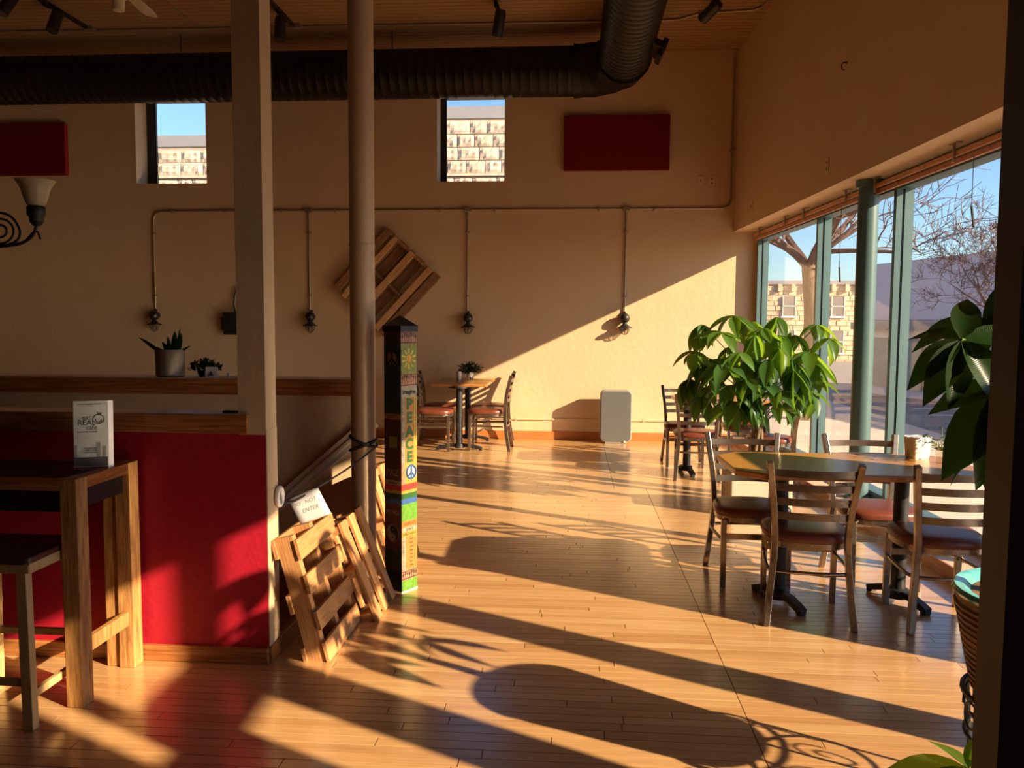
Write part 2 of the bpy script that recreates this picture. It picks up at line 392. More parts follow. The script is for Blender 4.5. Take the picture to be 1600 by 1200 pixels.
# back wall with two clerestory openings
b = MB(); Y0, Y1 = 10.41, 10.79
W1 = (-5.675, -4.735, 3.262, 4.40); W2 = (-1.734, -.872, 3.258, 4.39)
b.box(-9.2, 2.37, Y0, Y1, -.2, 2.62); b.box(-9.2, 2.5, Y0, Y1, 2.62, 3.258)
b.box(-9.2, W1[0], Y0, Y1, 3.258, 4.95); b.box(W1[1], W2[0], Y0, Y1, 3.258, 4.95); b.box(W2[1], 2.5, Y0, Y1, 3.258, 4.95)
b.box(W1[0], W1[1], Y0, Y1, W1[3], 4.95); b.box(W2[0], W2[1], Y0, Y1, W2[3], 4.95)
struct(b.build('wall_back', m_wall))
for i, w in enumerate((W1, W2)):
    f = MB(); x0, x1, z0, z1 = w; ya, yb = 10.70, 10.78
    fl = (.10, .055)[i]
    f.box(x0, x0+fl, ya, yb, z0, z1).box(x1-.035, x1, ya, yb, z0, z1).box(x0+fl, x1-.035, ya, yb, z1-.035, z1).box(x0+fl, x1-.035, ya, yb, z0, z0+.012)
    f.box(x0+fl, x0+fl+.018, ya+.02, yb-.02, z0, z1)
    win = struct(f.build('window_%d' % (i+1), m_black))
    MB().box(x0+.1, x1-.03, 10.738, 10.744, z0, z1).build('glass_pane', m_glass, win)

b = MB()
b.box(-.42, 19.2, 0, .52, 2.62, 4.95, M=RWM)          # wall above the window, its underside is the soffit
b.box(-.42, .075, .3, .41, -.2, 2.62, M=RWM)          # return at the far corner
b.box(10.12, 19.2, 0, .52, -.2, 2.62, M=RWM)
wall_right = struct(b.build('wall_right', m_wall))
b = MB(); b.box(0, 10.15, .0, .42, -.2, .085, M=RWM, m=1); b.box(0, 10.15, -.012, .0, -.02, .088, M=RWM)
struct(b.build('trim_1', [m_oaky, m_ledge]))           # low window ledge with an oak riser
struct(MB().box(-9.2, -9, -8.4, 10.79, -.2, 4.95).build('wall_left', m_wall))
struct(MB().box(-9.2, 3.6, -8.4, -8.2, -.2, 4.95).build('wall_front', m_wall))
b = MB(); b.box(-9.2, 3.6, -8.4, 10.79, CEIL, 5.0)
ceiling = struct(b.build('ceiling', m_ceil))
bb = MB(); yy = -8.0
while yy < 10.40:                                        # tongue-and-groove beads of the boarded ceiling
    bb.box(-9, xr(yy)-.001, yy+.006, yy+.089, CEIL-.006, CEIL+.01); yy += .095
stuff(bb.build('ceiling_boards', m_ceil, ceiling))
struct(MB().box(-9, AX, 10.396, 10.41, 0, .105).build('baseboard_back', m_base, bevel=.004))

# storefront window in the right wall
win = bpy.data.objects.new('window_3', None); COL.objects.link(win); struct(win)
MULL = [10.30, 8.16, 6.44, 4.85, 3.22, 2.28, 1.14, .57, .28]
def mullion(Y, wide=.05):
    u = u_at(Y); f = MB()
    f.box(u-wide/2, u+wide/2, .27, .315, .085, 2.56, M=RWM)
    f.box(u-wide/2+.009, u+wide/2-.009, .315, .333, .085, 2.56, M=RWM, m=1)
    f.box(u-wide/2, u+wide/2, .333, .40, .085, 2.56, M=RWM)
    f.build('mullion', [m_green, m_black], win)
for Y in MULL: mullion(Y)
for a, c in ((1.33, 1.095), (.74, .42)):                # door jambs below the transom bar
    f = MB(); f.box(u_at(a), u_at(c), .26, .41, .085, 1.86, M=RWM); f.build('door_jamb', m_green, win)
f = MB(); f.box(.075, 10.14, .28, .40, 2.50, 2.62, M=RWM); f.build('head_rail', m_green, win)
f = MB(); f.box(.075, 10.14, .28, .40, .085, .15, M=RWM); f.build('sill_rail', m_green, win)
f = MB(); f.box(u_at(2.28), u_at(.57), .27, .40, 1.82, 1.99, M=RWM); f.build('transom_bar', m_green, win)
for a, c in zip(MULL, MULL[1:]):
    MB().box(u_at(a)+.02, u_at(c)-.02, .336, .342, .14, 2.51, M=RWM).build('glass_pane', m_glass, win)

# half wall in red with its end post, stair well and the second half wall behind
HX = -1.30
hw = MB(); hw.box(-9, HX, 3.375, 3.49, 0, 1.005, m=0)
half = struct(hw.build('wall_red', m_red))
b = MB(); b.box(-1.418, HX+.002, 3.372, 3.495, 1.0, CEIL); b.box(HX, HX+.004, 3.374, 3.495, .0, 1.02)
struct(b.build('trim_2', m_cream))                        # square post rising from the end of the half wall
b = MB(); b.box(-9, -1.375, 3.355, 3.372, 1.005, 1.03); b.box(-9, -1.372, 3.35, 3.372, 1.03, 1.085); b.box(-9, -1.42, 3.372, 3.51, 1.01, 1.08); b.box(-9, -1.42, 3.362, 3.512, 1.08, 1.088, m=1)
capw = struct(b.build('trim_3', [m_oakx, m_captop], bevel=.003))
struct(MB().box(-9, HX, 3.355, 3.375, 0, .07).build('baseboard_red', m_oakx, bevel=.004))
b = MB(); b.box(HX-.01, HX+.012, 3.37, 4.72, 0, .075); struct(b.build('baseboard_stair', m_oaky, bevel=.003))
b = MB(); b.box(-9, -1.235, 4.745, 4.90, -2.6, 1.085); struct(b.build('wall_ledge', m_wall))
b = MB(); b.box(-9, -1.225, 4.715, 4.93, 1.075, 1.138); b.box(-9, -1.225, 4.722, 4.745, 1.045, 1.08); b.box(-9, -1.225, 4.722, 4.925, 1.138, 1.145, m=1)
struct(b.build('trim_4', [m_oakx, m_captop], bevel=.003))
b = MB(); b.box(-9, HX, 3.40, 3.50, -2.6, 0); b.box(HX-.04, HX, 3.49, 4.75, -2.6, -.02)
struct(b.build('wall_stair', m_wall))
b = MB()
for i in range(12):
    b.box(HX-.27*(i+1)-.04, HX-.27*i, 3.5, 4.745, -.2*(i+1)-.04, -.2*(i+1))
    b.box(HX-.27*i-.06, HX-.27*i-.04, 3.5, 4.745, -.2*(i+1), -.2*i-.02)
struct(b.build('floor_stair', m_oaky))
dg = MB(); A = Vector((-1.17, 4.733, .90)); Bv = Vector((-2.6, 4.733, -.33))
dg.bar([A, Bv], .022, .085, up=(0, 0, 1)); dg.bar([A-Vector((0, .012, .0)), Bv-Vector((0, .012, .0))], .012, .018)
struct(dg.build('trim_5', m_trimw))                        # slanting painted trim that follows the stair

# dark post in the foreground on the right
p = MB(); p.box(.587, .621, 1.13, 1.20, 0, 4.02); p.box(.6255, .643, 1.14, 1.20, 0, 4.02); p.box(.62, .627, 1.15, 1.19, 0, 4.02, m=1)
p.box(.648, .70, 1.145, 1.20, 0, 4.02, m=1); p.box(.642, .65, 1.155, 1.19, 0, 4.02, m=1)
tag(p.build('door_post', [m_dkbr, m_black]), 'dark bronze door post standing close in front at the right edge of the room', 'post')

# round steel columns by the window
def column(Y, label):
    o = thing('window_column', label, 'column', tuple(RWM @ Vector((u_at(Y), .19, 0))), 0)
    MB().lathe([(.078, .085), (.078, 2.56)], 28).build('shaft', m_green, o, smooth=40)
    MB().lathe([(.10, 2.56), (.10, 2.622)], 28).build('collar', m_green, o, smooth=40)
    MB().lathe([(.105, .083), (.105, .098), (.078, .11)], 28).build('base_ring', m_green, o, smooth=40)
column(6.74, 'round teal green steel column between two window panes on the ledge')
column(2.48, 'round teal green steel column on the window ledge hidden behind the near dark post')

# round tan pole from floor to ceiling
o = thing('support_pole', 'round tan painted support pole rising behind the leaning pallets', 'pole', (-1.17, 4.5, 0))
MB().lathe([(.069, 0), (.069, 2.53), (.0695, 2.531), (.0695, CEIL)], 32).build('shaft', m_pole, o, smooth=40)
MB().lathe([(.0705, 1.9), (.0712, 1.905), (.0705, 1.91)], 32).build('weld_seam', m_pole, o, smooth=40)

# ---------------------------------------------------------------- ceiling services
def ducts():
    o = thing('air_duct', 'big black ribbed spiral air duct under the ceiling, turning toward the room', 'duct', (0, 0, 0))
    r, zc, yc = .272, 4.315, 9.5
    path = []; rs = []
    def addring(p, rr): path.append(p); rs.append(rr)
    x = -9.0
    while x < -.06:
        addring((x, yc, zc), r); addring((x+.085, yc, zc), r); addring((x+.09, yc, zc), r+.0032); addring((x+.1, yc, zc), r+.0032); x += .105
    MB().tube(path, rs, 36).build('long_run', m_duct, o, smooth=50)
    path = []; rs = []
    for i in range(13):
        a = -pi/2*i/12; px, py = -.02+.53*sin(-a), yc-.53+.53*cos(a)
        path += [(px, py, zc)]; rs += [r+.012 if i % 3 else r+.02]
    MB().tube(path, rs, 36).build('elbow', m_duct, o, smooth=50)
    path = []; rs = []; y = yc-.53
    while y > -7.9:
        path += [(.51, y, zc), (.51, y-.085, zc), (.51, y-.09, zc), (.51, y-.1, zc)]; rs += [r, r, r+.0032, r+.0032]; y -= .105
    MB().tube(path, rs, 36).build('cross_run', m_duct, o, smooth=50)
    f = MB(); Mx = tr(.74, 8.35, zc-.12) @ rot('Y', radians(25)); f.box(-.05, .12, -.2, .2, -.03, .03, M=Mx); f.box(.08, .13, -.14, .14, -.09, .09, M=Mx)
    f.build('damper_box', m_duct, o, bevel=.004)
    for y in (9.5,):
        for x in (-7.2, -4.6, -2.1): MB().tube([(x, y, zc+r-.01), (x, y, CEIL)], .006, 6).build('hanger_rod', m_black, o)
ducts()

def pipe_thing():
    o = thing('electrical_conduit', 'bare metal electrical conduit on the back wall feeding four small lamps', 'conduit', (0, 0, 0))
    yw = 10.392; z = 2.905; r = .0125
    pts = [(-5.455, yw, 1.62), (-5.455, yw, 2.75)]+[(-5.335+.12*cos(a), yw, 2.785+.12*sin(a)) for a in (pi, .8*pi, .65*pi, .5*pi)]+[(1.82, yw, z)]
    pts += [(1.82+.1*sin(a), yw, z+.1-.1*cos(a)) for a in (.25*pi, .5*pi)]+[(1.92, yw, 4.70), (1.915, 10.33, 4.79)]
    MB().tube(pts, r, 8).build('main_run', m_steel, o, smooth=50)
    for x in (-3.39, -1.345, .641):
        MB().tube([(x, yw, z), (x, yw, 1.62)], .011, 8).build('drop_pipe', m_steel, o, smooth=50)
        f = MB(); f.box(x-.045, x+.045, yw-.028, yw+.017, z-.026, z+.026); f.tube([(x, yw, z-.02), (x, yw, z-.09)], .017, 8)
        f.build('tee_fitting', m_steel, o, bevel=.004)
    for x, zz in ((-5.455, 2.62), (-5.455, 1.82), (-3.39, 2.62), (-3.39, 1.82), (-1.345, 2.62), (-1.345, 1.82), (.641, 2.62), (.641, 1.82), (1.92, 3.6)):
        MB().box(x-.03, x+.03, yw-.016, yw+.018, zz-.008, zz+.008).build('strap', m_steel, o, bevel=.003)
    for x in (-5.2, -4.5, -3.75, -3.05, -1.7, -1.0, .3, .98):
        MB().box(x-.008, x+.008, yw-.016, yw+.018, z-.028, z+.028).build('strap', m_steel, o, bevel=.003)
    c = thing('ceiling_conduit', 'thin metal conduit running across the boarded ceiling between the track lights', 'conduit', (0, 0, 0))
    zc = CEIL-.022
    MB().tube([(-9, 9.2, zc), (.9, 9.32, zc), (1.1, 9.3, zc), (1.3, 9.14, zc), (1.42, 9.12, zc), (1.84, 9.08, zc), (1.93, 9.0, zc), (1.96, 8.8, zc), (2.28, 0, zc)], .0125, 8).build('pipe', m_steel, c, smooth=50)
    MB().tube([(-4.22, 9.19, zc), (-4.26, 9.1, zc), (-4.27, 6.0, zc), (-4.27, 2, zc)], .009, 6).build('branch_pipe', m_steel, c, smooth=50)
    for x, y in ((-5.5, 9.17), (-3.13, 9.24), (1.35, 9.12)): MB().box(x-.055, x+.055, y-.04, y+.04, zc-.03, CEIL).build('junction_box', m_steel, c, bevel=.004)
    l = thing('surface_raceway', 'tan painted wire raceway running low along the back wall', 'raceway', (0, 0, 0))
    b = MB(); b.box(-1.19, 1.93, 10.395, 10.41, .248, .272); b.build('channel', m_wall, l, bevel=.004)
    for x in (-.72, .9): MB().box(x-.012, x+.012, 10.392, 10.41, .244, .276).build('clip', m_wall, l)
pipe_thing()

def wall_lamp(x, label):
    o = thing('wall_lamp', label, 'lamp', (x, 10.33, 1.555), 0, 'small industrial wall lamps on the conduit')
    b = MB(); b.lathe([(0, -.062)]+[(.062*sin(a), -.062*cos(a)) for a in [pi*i/9 for i in range(1, 9)]]+[(0, .062)], 20); b.tube([(0, .03, 0), (0, .08, 0)], .045, 16); b.tube([(0, .04, .05), (0, .062, .075)], .018, 8)
    b.build('junction_box', m_black, o, smooth=50)
    MB().lathe([(.026, -.045), (.03, -.075), (.06, -.10), (.098, -.118), (.098, -.124), (.058, -.108), (.0, -.09)], 24).build('shade', m_black, o, smooth=50)
    MB().lathe([(.022, -.11), (.04, -.135), (.042, -.165), (.028, -.19), (0, -.196)], 16).build('bulb', m_frost_glass, o, smooth=60)
    b = MB()
    for k in range(4):
        a = pi*k/4; pts = [(.062*cos(t)*cos(a), .062*cos(t)*sin(a), -.118-.09*sin(t)) for t in [pi*i/10 for i in range(11)]]
        b.tube(pts, .0028, 5)
    b.tube([(.06*cos(t), .06*sin(t), -.15) for t in [2*pi*i/16 for i in range(16)]], .0028, 5, closed=True)
    b.build('wire_cage', m_iron, o)
    return o
m_frost_glass = glassmat('lamp_bulb_glass', (.9, .86, .78))
wl = wall_lamp(-5.445, 'black caged wall lamp above the snake plant, first from the left')
dup(wl, (-3.37, 10.33, 1.55), 0, 'black caged wall lamp between the square post and the round pole')
dup(wl, (-1.33, 10.33, 1.545), 0, 'black caged wall lamp above the far table with the flower pot')
dup(wl, (.642, 10.33, 1.55), 0, 'black caged wall lamp at the edge of the sunlit wall above the purifier')

def track_light(x, y0, heads, label):
    o = thing('track_light', label, 'light', (0, 0, 0), 0, 'black track lights on the ceiling')
    b = MB(); b.box(x-.018, x+.018, y0-3.2, y0, CEIL-.045, CEIL-.008); b.build('track', m_black, o)
    for (hx, hy, hz, tilt, az) in heads:
        Mx = tr(hx, hy, hz) @ rot('Z', az) @ rot('X', tilt)
        b = MB(); b.tube([(x, hy+.03, CEIL-.03), (hx, hy+.02, CEIL-.08), (hx, hy, hz+.09)], .010, 6); b.box(x-.02, x+.02, hy-.04, hy+.08, CEIL-.06, CEIL-.03); b.build('stem', m_black, o)
        h = MB(); h.lathe([(.058, -.13), (.058, .09), (.05, .12), (.03, .13)], 20, M=Mx); h.build('lamp_head', m_black, o, smooth=40)
        MB().lathe([(.0, -.118), (.05, -.12), (.05, -.128)], 20, M=Mx).build('lens', m_steel, o, smooth=40)
track_light(-5.52, 9.14, [(-5.42, 8.42, 4.60, radians(-22), -.3), (-5.60, 7.95, 4.60, radians(-30), -.6)], 'black track light rail with two lamp heads at the upper left corner of the ceiling')
track_light(-3.16, 9.2, [(-3.13, 8.72, 4.58, radians(-10), .0)], 'black track light with one tilted head just right of the square post')
track_light(-.83, 8.85, [(-.80, 8.70, 4.58, radians(24), .5)], 'black track light head hanging alone between the pole and the duct elbow')
track_light(1.40, 9.05, [(1.36, 8.72, 4.66, radians(70), .6)], 'black track light close to the right wall behind the duct')

def fan():
    c = (-3.72, 6.62)
    o = thing('ceiling_fan', 'cream ceiling fan at the top edge left of the square post', 'fan', (c[0], c[1], 0))
    MB().lathe([(0, 3.99), (.045, 4.0), (.05, 4.06), (.05, 4.09), (.1, 4.12), (.13, 4.2), (.13, 4.27), (.09, 4.33), (.025, 4.36)], 24).build('motor_housing', m_fan, o, smooth=50)
    MB().lathe([(.016, 4.34), (.016, 4.75), (.07, 4.76), (.07, CEIL)], 16).build('down_rod', m_fan, o, smooth=40)
    for k in range(5):
        a = radians(97+72*k); Mx = rot('Z', a)
        b = MB(); poly = [(.17, -.055), (.6, -.07), (.70, -.05), (.72, 0), (.70, .05), (.6, .07), (.17, .055)]
        b.prism(poly, -.004, .004, M=Mx @ tr(0, 0, 4.21) @ rot('X', radians(10))); bl = b.build('blade', m_fan, o)
        d = MB(); d.bar([(.1, 0, 4.2), (.2, 0, 4.212)], .04, .006, M=Mx); d.build('blade_iron', m_fan, bl)
fan()

def chandelier():
    cx, cy = -2.515, 3.05
    o = thing('chandelier', 'wrought iron scroll chandelier with frosted glass cup at the left edge', 'chandelier', (cx, cy, 0))
    MB().lathe([(0, 1.66), (.025, 1.68), (.03, 1.72), (.015, 1.76), (.022, 1.86), (.012, 1.95), (.03, 2.05), (.012, 2.12), (.012, 2.3)], 16).build('stem', m_iron, o, smooth=50)
    MB().tube([(0, 0, 2.28), (0, 0, CEIL)], .006, 6).build('hanging_rod', m_iron, o)
    for k in range(4):
        M_ = rot('Z', radians(11+90*k)) @ tr(.065, 0, 0)
        a = MB()
        def P2(r, z): return (r, 0, z)
        a.tube([P2(-.06, 1.76), P2(.03, 1.76)], .0065, 6, M=M_); a.tube([P2(-.06, 1.87), P2(.04, 1.862)], .005, 6, M=M_)
        a.tube(smoothpath([P2(.02, 1.76), P2(.10, 1.765), P2(.2, 1.77), P2(.28, 1.785), P2(.325, 1.82), P2(.338, 1.87)], 4), .0065, 6, M=M_)
        sp = [P2(.20+.072*(1-t*.78)*cos(2.2*2*pi*t+1.2), 1.835+.068*(1-t*.78)*sin(2.2*2*pi*t+1.2)) for t in [i/40 for i in range(41)]]
        a.tube(sp, .0048, 6, M=M_)
        a.tube(smoothpath([P2(.03, 1.86), P2(.10, 1.875), P2(.17, 1.90), P2(.24, 1.89), P2(.275, 1.83), P2(.25, 1.785), P2(.16, 1.765)], 4), .005, 6, M=M_)
        a.tube(smoothpath([P2(.30, 1.80), P2(.335, 1.835), P2(.35, 1.80)], 3), .004, 5, M=M_)
        arm = a.build('arm', m_iron, o, smooth=50)
        c = MB(); c.lathe([(.012, 1.852), (.026, 1.868), (.026, 1.885), (.034, 1.895), (.034, 1.925), (.03, 1.93)], 18, M=M_ @ tr(.338, 0, 0)); c.build('candle_cup', m_iron, arm, smooth=40)
        g = MB(); g.lathe([(.024, 1.925), (.038, 1.945), (.048, 1.975), (.052, 1.995), (.064, 2.017), (.073, 2.03), (.070, 2.03), (.049, 1.993), (.034, 1.95), (.0, 1.935)], 24, M=M_ @ tr(.338, 0, 0)); g.build('glass_cup', m_frost, arm, smooth=60)
chandelier()

def wpanel(name, x0, x1, z0, z1, label):
    o = MB().box(x0, x1, 10.335, 10.408, z0, z1).build(name, m_panel, bevel=.008)
    tag(o, label, 'acoustic panel', 'red acoustic panels on the back wall')
wpanel('acoustic_panel', -.137, 1.157, 3.37, 4.035, 'dark red fabric acoustic panel near the duct elbow on the back wall')
wpanel('acoustic_panel', -7.86, -6.58, 3.365, 4.03, 'dark red fabric acoustic panel cut by the left edge above the chandelier')

def plate(M_, kind, label):
    o = thing('wall_plate', label, 'switch plate', (0, 0, 0)); o.matrix_world = M_
    b = MB(); b.prism(rrect(-.036, .036, -.06, .06, .006, 2), 0, .006); b.build('cover', m_plate, o, bevel=.002)
    if kind == 'switch': MB().box(-.005, .005, -.012, .012, .005, .016).build('toggle', m_brown_plug, o)
    else:
        for s in (-1, 1): MB().prism(rrect(-.016, .016, s*.026-.013, s*.026+.013, .006, 2), .005, .0075).build('socket', m_brown_plug, o)
m_brown_plug = mat('plug_brown', (.30, .19, .09), (.28, .18, .085), 5, rough=.5)
FB = rot('X', pi/2)
plate(tr(1.548, 10.408, 3.24) @ FB, 'switch', 'almond switch plate high on the back wall, left of the pair')
plate(tr(1.682, 10.408, 3.24) @ FB, 'socket', 'almond outlet plate high on the back wall, right of the pair')
RP = RWM @ rot('Z', pi/2) @ Matrix(((1, 0, 0, 0), (0, 0, 1, 0), (0, 1, 0, 0), (0, 0, 0, 1)))
def rplate(Y, z): return Matrix(((sin(RA), 0, -cos(RA), xr(Y)-.001), (-cos(RA), 0, -sin(RA), Y), (0, 1, 0, z), (0, 0, 0, 1)))
plate(rplate(7.15, 2.81), 'socket', 'almond outlet plate on the right wall above the middle window pane')
plate(rplate(9.566, 2.81), 'switch', 'almond plate on the right wall close to the back corner')
o = thing('wall_hook', 'small metal hook in the right wall high above the window', 'hook', (0, 0, 0)); o.matrix_world = rplate(6.79, 3.52)
MB().tube([(0, .02, 0), (0, .02, .03), (0, 0, .04), (0, -.03, .035), (0, -.035, .015)], .004, 6).build('bent_wire', m_iron, o)
MB().lathe([(.012, 0), (.01, .004)], 10, at=(0, .02, 0)).build('rosette', m_iron, o)

o = thing('wall_box', 'dark box with a cable on the back wall half hidden by the square post', 'wall box', (-4.40, 10.408, 0))
b = MB(); b.box(-.11, .11, -.11, 0, 1.31, 1.60); b.build('case', m_iron, o, bevel=.006)
MB().box(-.145, -.1, -.09, -.01, 1.37, 1.54).build('side_cover', m_iron, o, bevel=.006)
MB().tube(smoothpath([(.03, -.05, 1.6), (.01, -.04, 1.7), (.02, -.03, 1.82), (.06, -.02, 1.93)], 4), .012, 6).build('cable', m_cord, o)

# ---------------------------------------------------------------- pallet on the wall
def pallet(name, label, L, Wd, T, ndeck, nstr, dw, Mx, m_d, m_s, skip=(), backdeck=3):
    """local: x along deck boards, z along stringers, y thickness (front is -y)"""
    o = thing(name, label, 'pallet'); o.matrix_world = Mx
    for i in range(nstr):
        x = -L/2+.03+(L-.06)*i/(nstr-1)
        MB().box(x-.019, x+.019, -T/2+.018, T/2-.018, -Wd/2, Wd/2).build('stringer', m_s, o, bevel=.002)
    for i in range(ndeck):
        if i in skip: continue
        z = -Wd/2+dw/2+(Wd-dw)*i/(ndeck-1); w = dw*random.uniform(.9, 1.08)
        MB().box(-L/2, L/2, -T/2, -T/2+.018, z-w/2, z+w/2).build('deck_board', m_d, o, bevel=.002)
    for i in range(backdeck):
        z = -Wd/2+dw/2+(Wd-dw)*i/(backdeck-1)
        MB().box(-L/2, L/2, T/2-.018, T/2, z-dw/2, z+dw/2).build('back_board', m_d, o, bevel=.002)
    return o
Mp = tr(-2.37, 10.335, 1.985) @ rot('Y', radians(-47))
pl = pallet('wall_pallet', 'weathered wooden pallet hung cornerwise on the back wall behind the round pole', 1.04, .92, .12, 2, 3, .10, Mp, m_oldp, m_oldp, backdeck=0)
for z, w in ((-.40, .115), (-.12, .115), (.03, .07), (.16, .12), (.40, .12)): MB().box(-.52, .52, .04, .058, z-w/2, z+w/2).build('back_board', m_oldp, pl, bevel=.002)
for z, w in ((-.30, .078), (.0, .082), (.28, .06)): MB().box(-.51, .51, -.064, -.046, z-w/2, z+w/2).build('front_board', m_palf, pl, bevel=.002)
# ---------------------------------------------------------------- chairs
def make_chair():
    o = thing('dining_chair', 'x', 'chair', (0, 0, 0), 0, 'bronze ladder-back chairs at the window tables')
    def seat_outline(s, n=28):
        pts = []
        for i in range(n):
            a = 2*pi*i/n; c, d = cos(a), sin(a)
            x = .21*abs(c)**.62*(1 if c > 0 else -1); y = .205*abs(d)**.62*(1 if d > 0 else -1)
            x *= 1+.06*(y/.2); pts.append((x*s, y*s+.005))
        return pts
    b = MB(); vs = []; fs = []; n = 28
    for s, z in ((.9, .402), (.985, .405), (1.0, .42), (.985, .437), (.93, .447), (.75, .453), (.4, .456)):
        vs += [(x, y, z) for x, y in seat_outline(s)]
    for k in range(6):
        for j in range(n): fs.append((k*n+j, k*n+(j+1) % n, (k+1)*n+(j+1) % n, (k+1)*n+j))
    fs += [tuple(range(n-1, -1, -1)), tuple(6*n+j for j in range(n))]
    b.add(vs, fs); b.build('seat', m_vinyl, o, smooth=60)
    b = MB(); b.bar([(x*.93, y*.93, .388) for x, y in seat_outline(1)], .010, .028, closed=True); b.build('seat_frame', m_brz, o, smooth=40)
    for s in (-1, 1):
        MB().bar([(s*.178, .175, 0), (s*.178, .168, .39)], 0.030, .030, up=(0, 1, 0)).build('leg', m_brz, o, bevel=.003)
        pts = smoothpath([(s*.205, -.262, 0), (s*.190, -.232, .16), (s*.174, -.214, .33), (s*.171, -.213, .45), (s*.182, -.226, .60), (s*.200, -.256, .735), (s*.210, -.28, .82)], 3)
        MB().bar(pts, .030, .036, up=(0, 1, 0)).build('rear_leg', m_brz, o, bevel=.003)
    for z, y, w in ((.765, -.262, .198), (.692, -.243, .190), (.619, -.228, .18), (.547, -.218, .172)):
        pts = [(x, y-.03*(1-(x/w)**2)+.002, z) for x in [-w+2*w*i/8 for i in range(9)]]
        MB().bar(pts, .009, .036).build('back_slat', m_brz, o, smooth=40)
    MB().box(-.17, .17, .162, .170, .272, .306).build('front_rail', m_brz, o)
    path = [(-.178, .165, .268)]+[(-.19, .05, .268), (-.196, -.1, .268), (-.19, -.19, .268), (-.14, -.228, .268), (0, -.24, .268), (.14, -.228, .268), (.19, -.19, .268), (.196, -.1, .268), (.19, .05, .268), (.178, .165, .268)]
    MB().tube(smoothpath(path, 3), .0095, 8).build('stretcher', m_brz, o, smooth=50)
    return o
c0 = make_chair()
c0.location = (1.20, 4.255, 0); c0.rotation_euler = (0, 0, radians(-7))
c0['label'] = 'bronze ladder-back chair with its back to the viewer, at the left of the near table'
dup(c0, (1.845, 4.22, 0), radians(-2), 'bronze ladder-back chair half hidden by the dark post, beside the near table')
dup(c0, (1.035, 4.78, 0), radians(180), 'bronze ladder-back chair facing the viewer at the far left of the near table')
dup(c0, (1.745, 4.80, 0), radians(181), 'bronze ladder-back chair facing the viewer behind the near table, in front of the column')
FS = 1.07
dup(c0, (-1.0, 9.545, 0), radians(90), 'ladder-back chair with rust seat at the far table, right side nearest the viewer', FS)
dup(c0, (-1.02, 10.06, 0), radians(92), 'ladder-back chair with rust seat at the far table, right side against the wall', FS)
dup(c0, (-1.60, 9.45, 0), radians(-90), 'ladder-back chair at the far table, left side, just right of the painted post', FS)
dup(c0, (-1.62, 10.0, 0), radians(-88), 'ladder-back chair at the far table, left side, rearmost by the wall', FS)
dup(c0, (1.20, 8.02, 0), radians(-4), 'ladder-back chair with its back to the viewer, left of the big leafy plant')
dup(c0, (1.17, 8.66, 0), radians(178), 'ladder-back chair facing the viewer by the sunlit wall behind the leafy plant')
dup(c0, (1.83, 7.72, 0), radians(78), 'ladder-back chair side-on to the window, right of the leafy plant', 1.0)
dup(c0, (1.78, 8.72, 0), radians(184), 'ladder-back chair behind the leafy plant, mostly covered by leaves')

# ---------------------------------------------------------------- tables
def table(name, label, loc, rz, sx, sy, clip, h, xs, cross=0):
    o = thing(name, label, 'table', loc, rz, 'wood top pedestal tables by the window')
    c = clip
    if c > 0: poly = [(-sx/2, -sy/2+c), (-sx/2+c, -sy/2), (sx/2-c, -sy/2), (sx/2, -sy/2+c), (sx/2, sy/2-c), (sx/2-c, sy/2), (-sx/2+c, sy/2), (-sx/2, sy/2-c)]
    else: poly = rrect(-sx/2, sx/2, -sy/2, sy/2, .02, 3)
    b = MB(); b.prism(poly, h-.032, h, m=1, mt=0); t = b.build('table_top', [m_top, m_topedge], o, bevel=.006)
    for (x, y) in xs:
        b = MB(); b.lathe([(.038, .05), (.038, h-.05)], 20, at=(x, y, 0)); b.lathe([(.13, h-.05), (.13, h-.032)], 20, at=(x, y, 0)); b.lathe([(.06, .03), (.055, .075), (.038, .08)], 20, at=(x, y, 0))
        pd = b.build('pedestal', m_iron, o, smooth=40)
        b = MB()
        for k in range(2):
            a = cross+pi*k
            L_ = .21 if cross else .265
            Mx = tr(x, y, 0) @ rot('Z', a)
            b.bar([(0, 0, .06), (.1, 0, .055), (L_-.04, 0, .033), (L_, 0, .018)], .05, .034, M=Mx); b.box(L_-.035, L_+.005, -.02, .02, 0, .03, M=Mx)
        b.build('pedestal_foot', m_iron, pd, bevel=.006)
    return o
table('near_table', 'wood top table with clipped corners between the four near chairs', (1.45, 4.40, 0), radians(1.5), 1.27, .70, .12, .752, [(-.345, -.02), (.30, .03)], radians(-70))
table('far_table', 'small wood top table against the back wall with a flower pot on it', (-1.31, 9.83, 0), 0, .66, 1.04, 0, .78, [(0, -.42), (0, .36)], 0)
table('middle_table', 'wood top table by the window behind the big leafy plant', (1.56, 8.28, 0), 0, 1.1, .66, .1, .752, [(-.42, -.10), (.36, 0)], radians(-80))

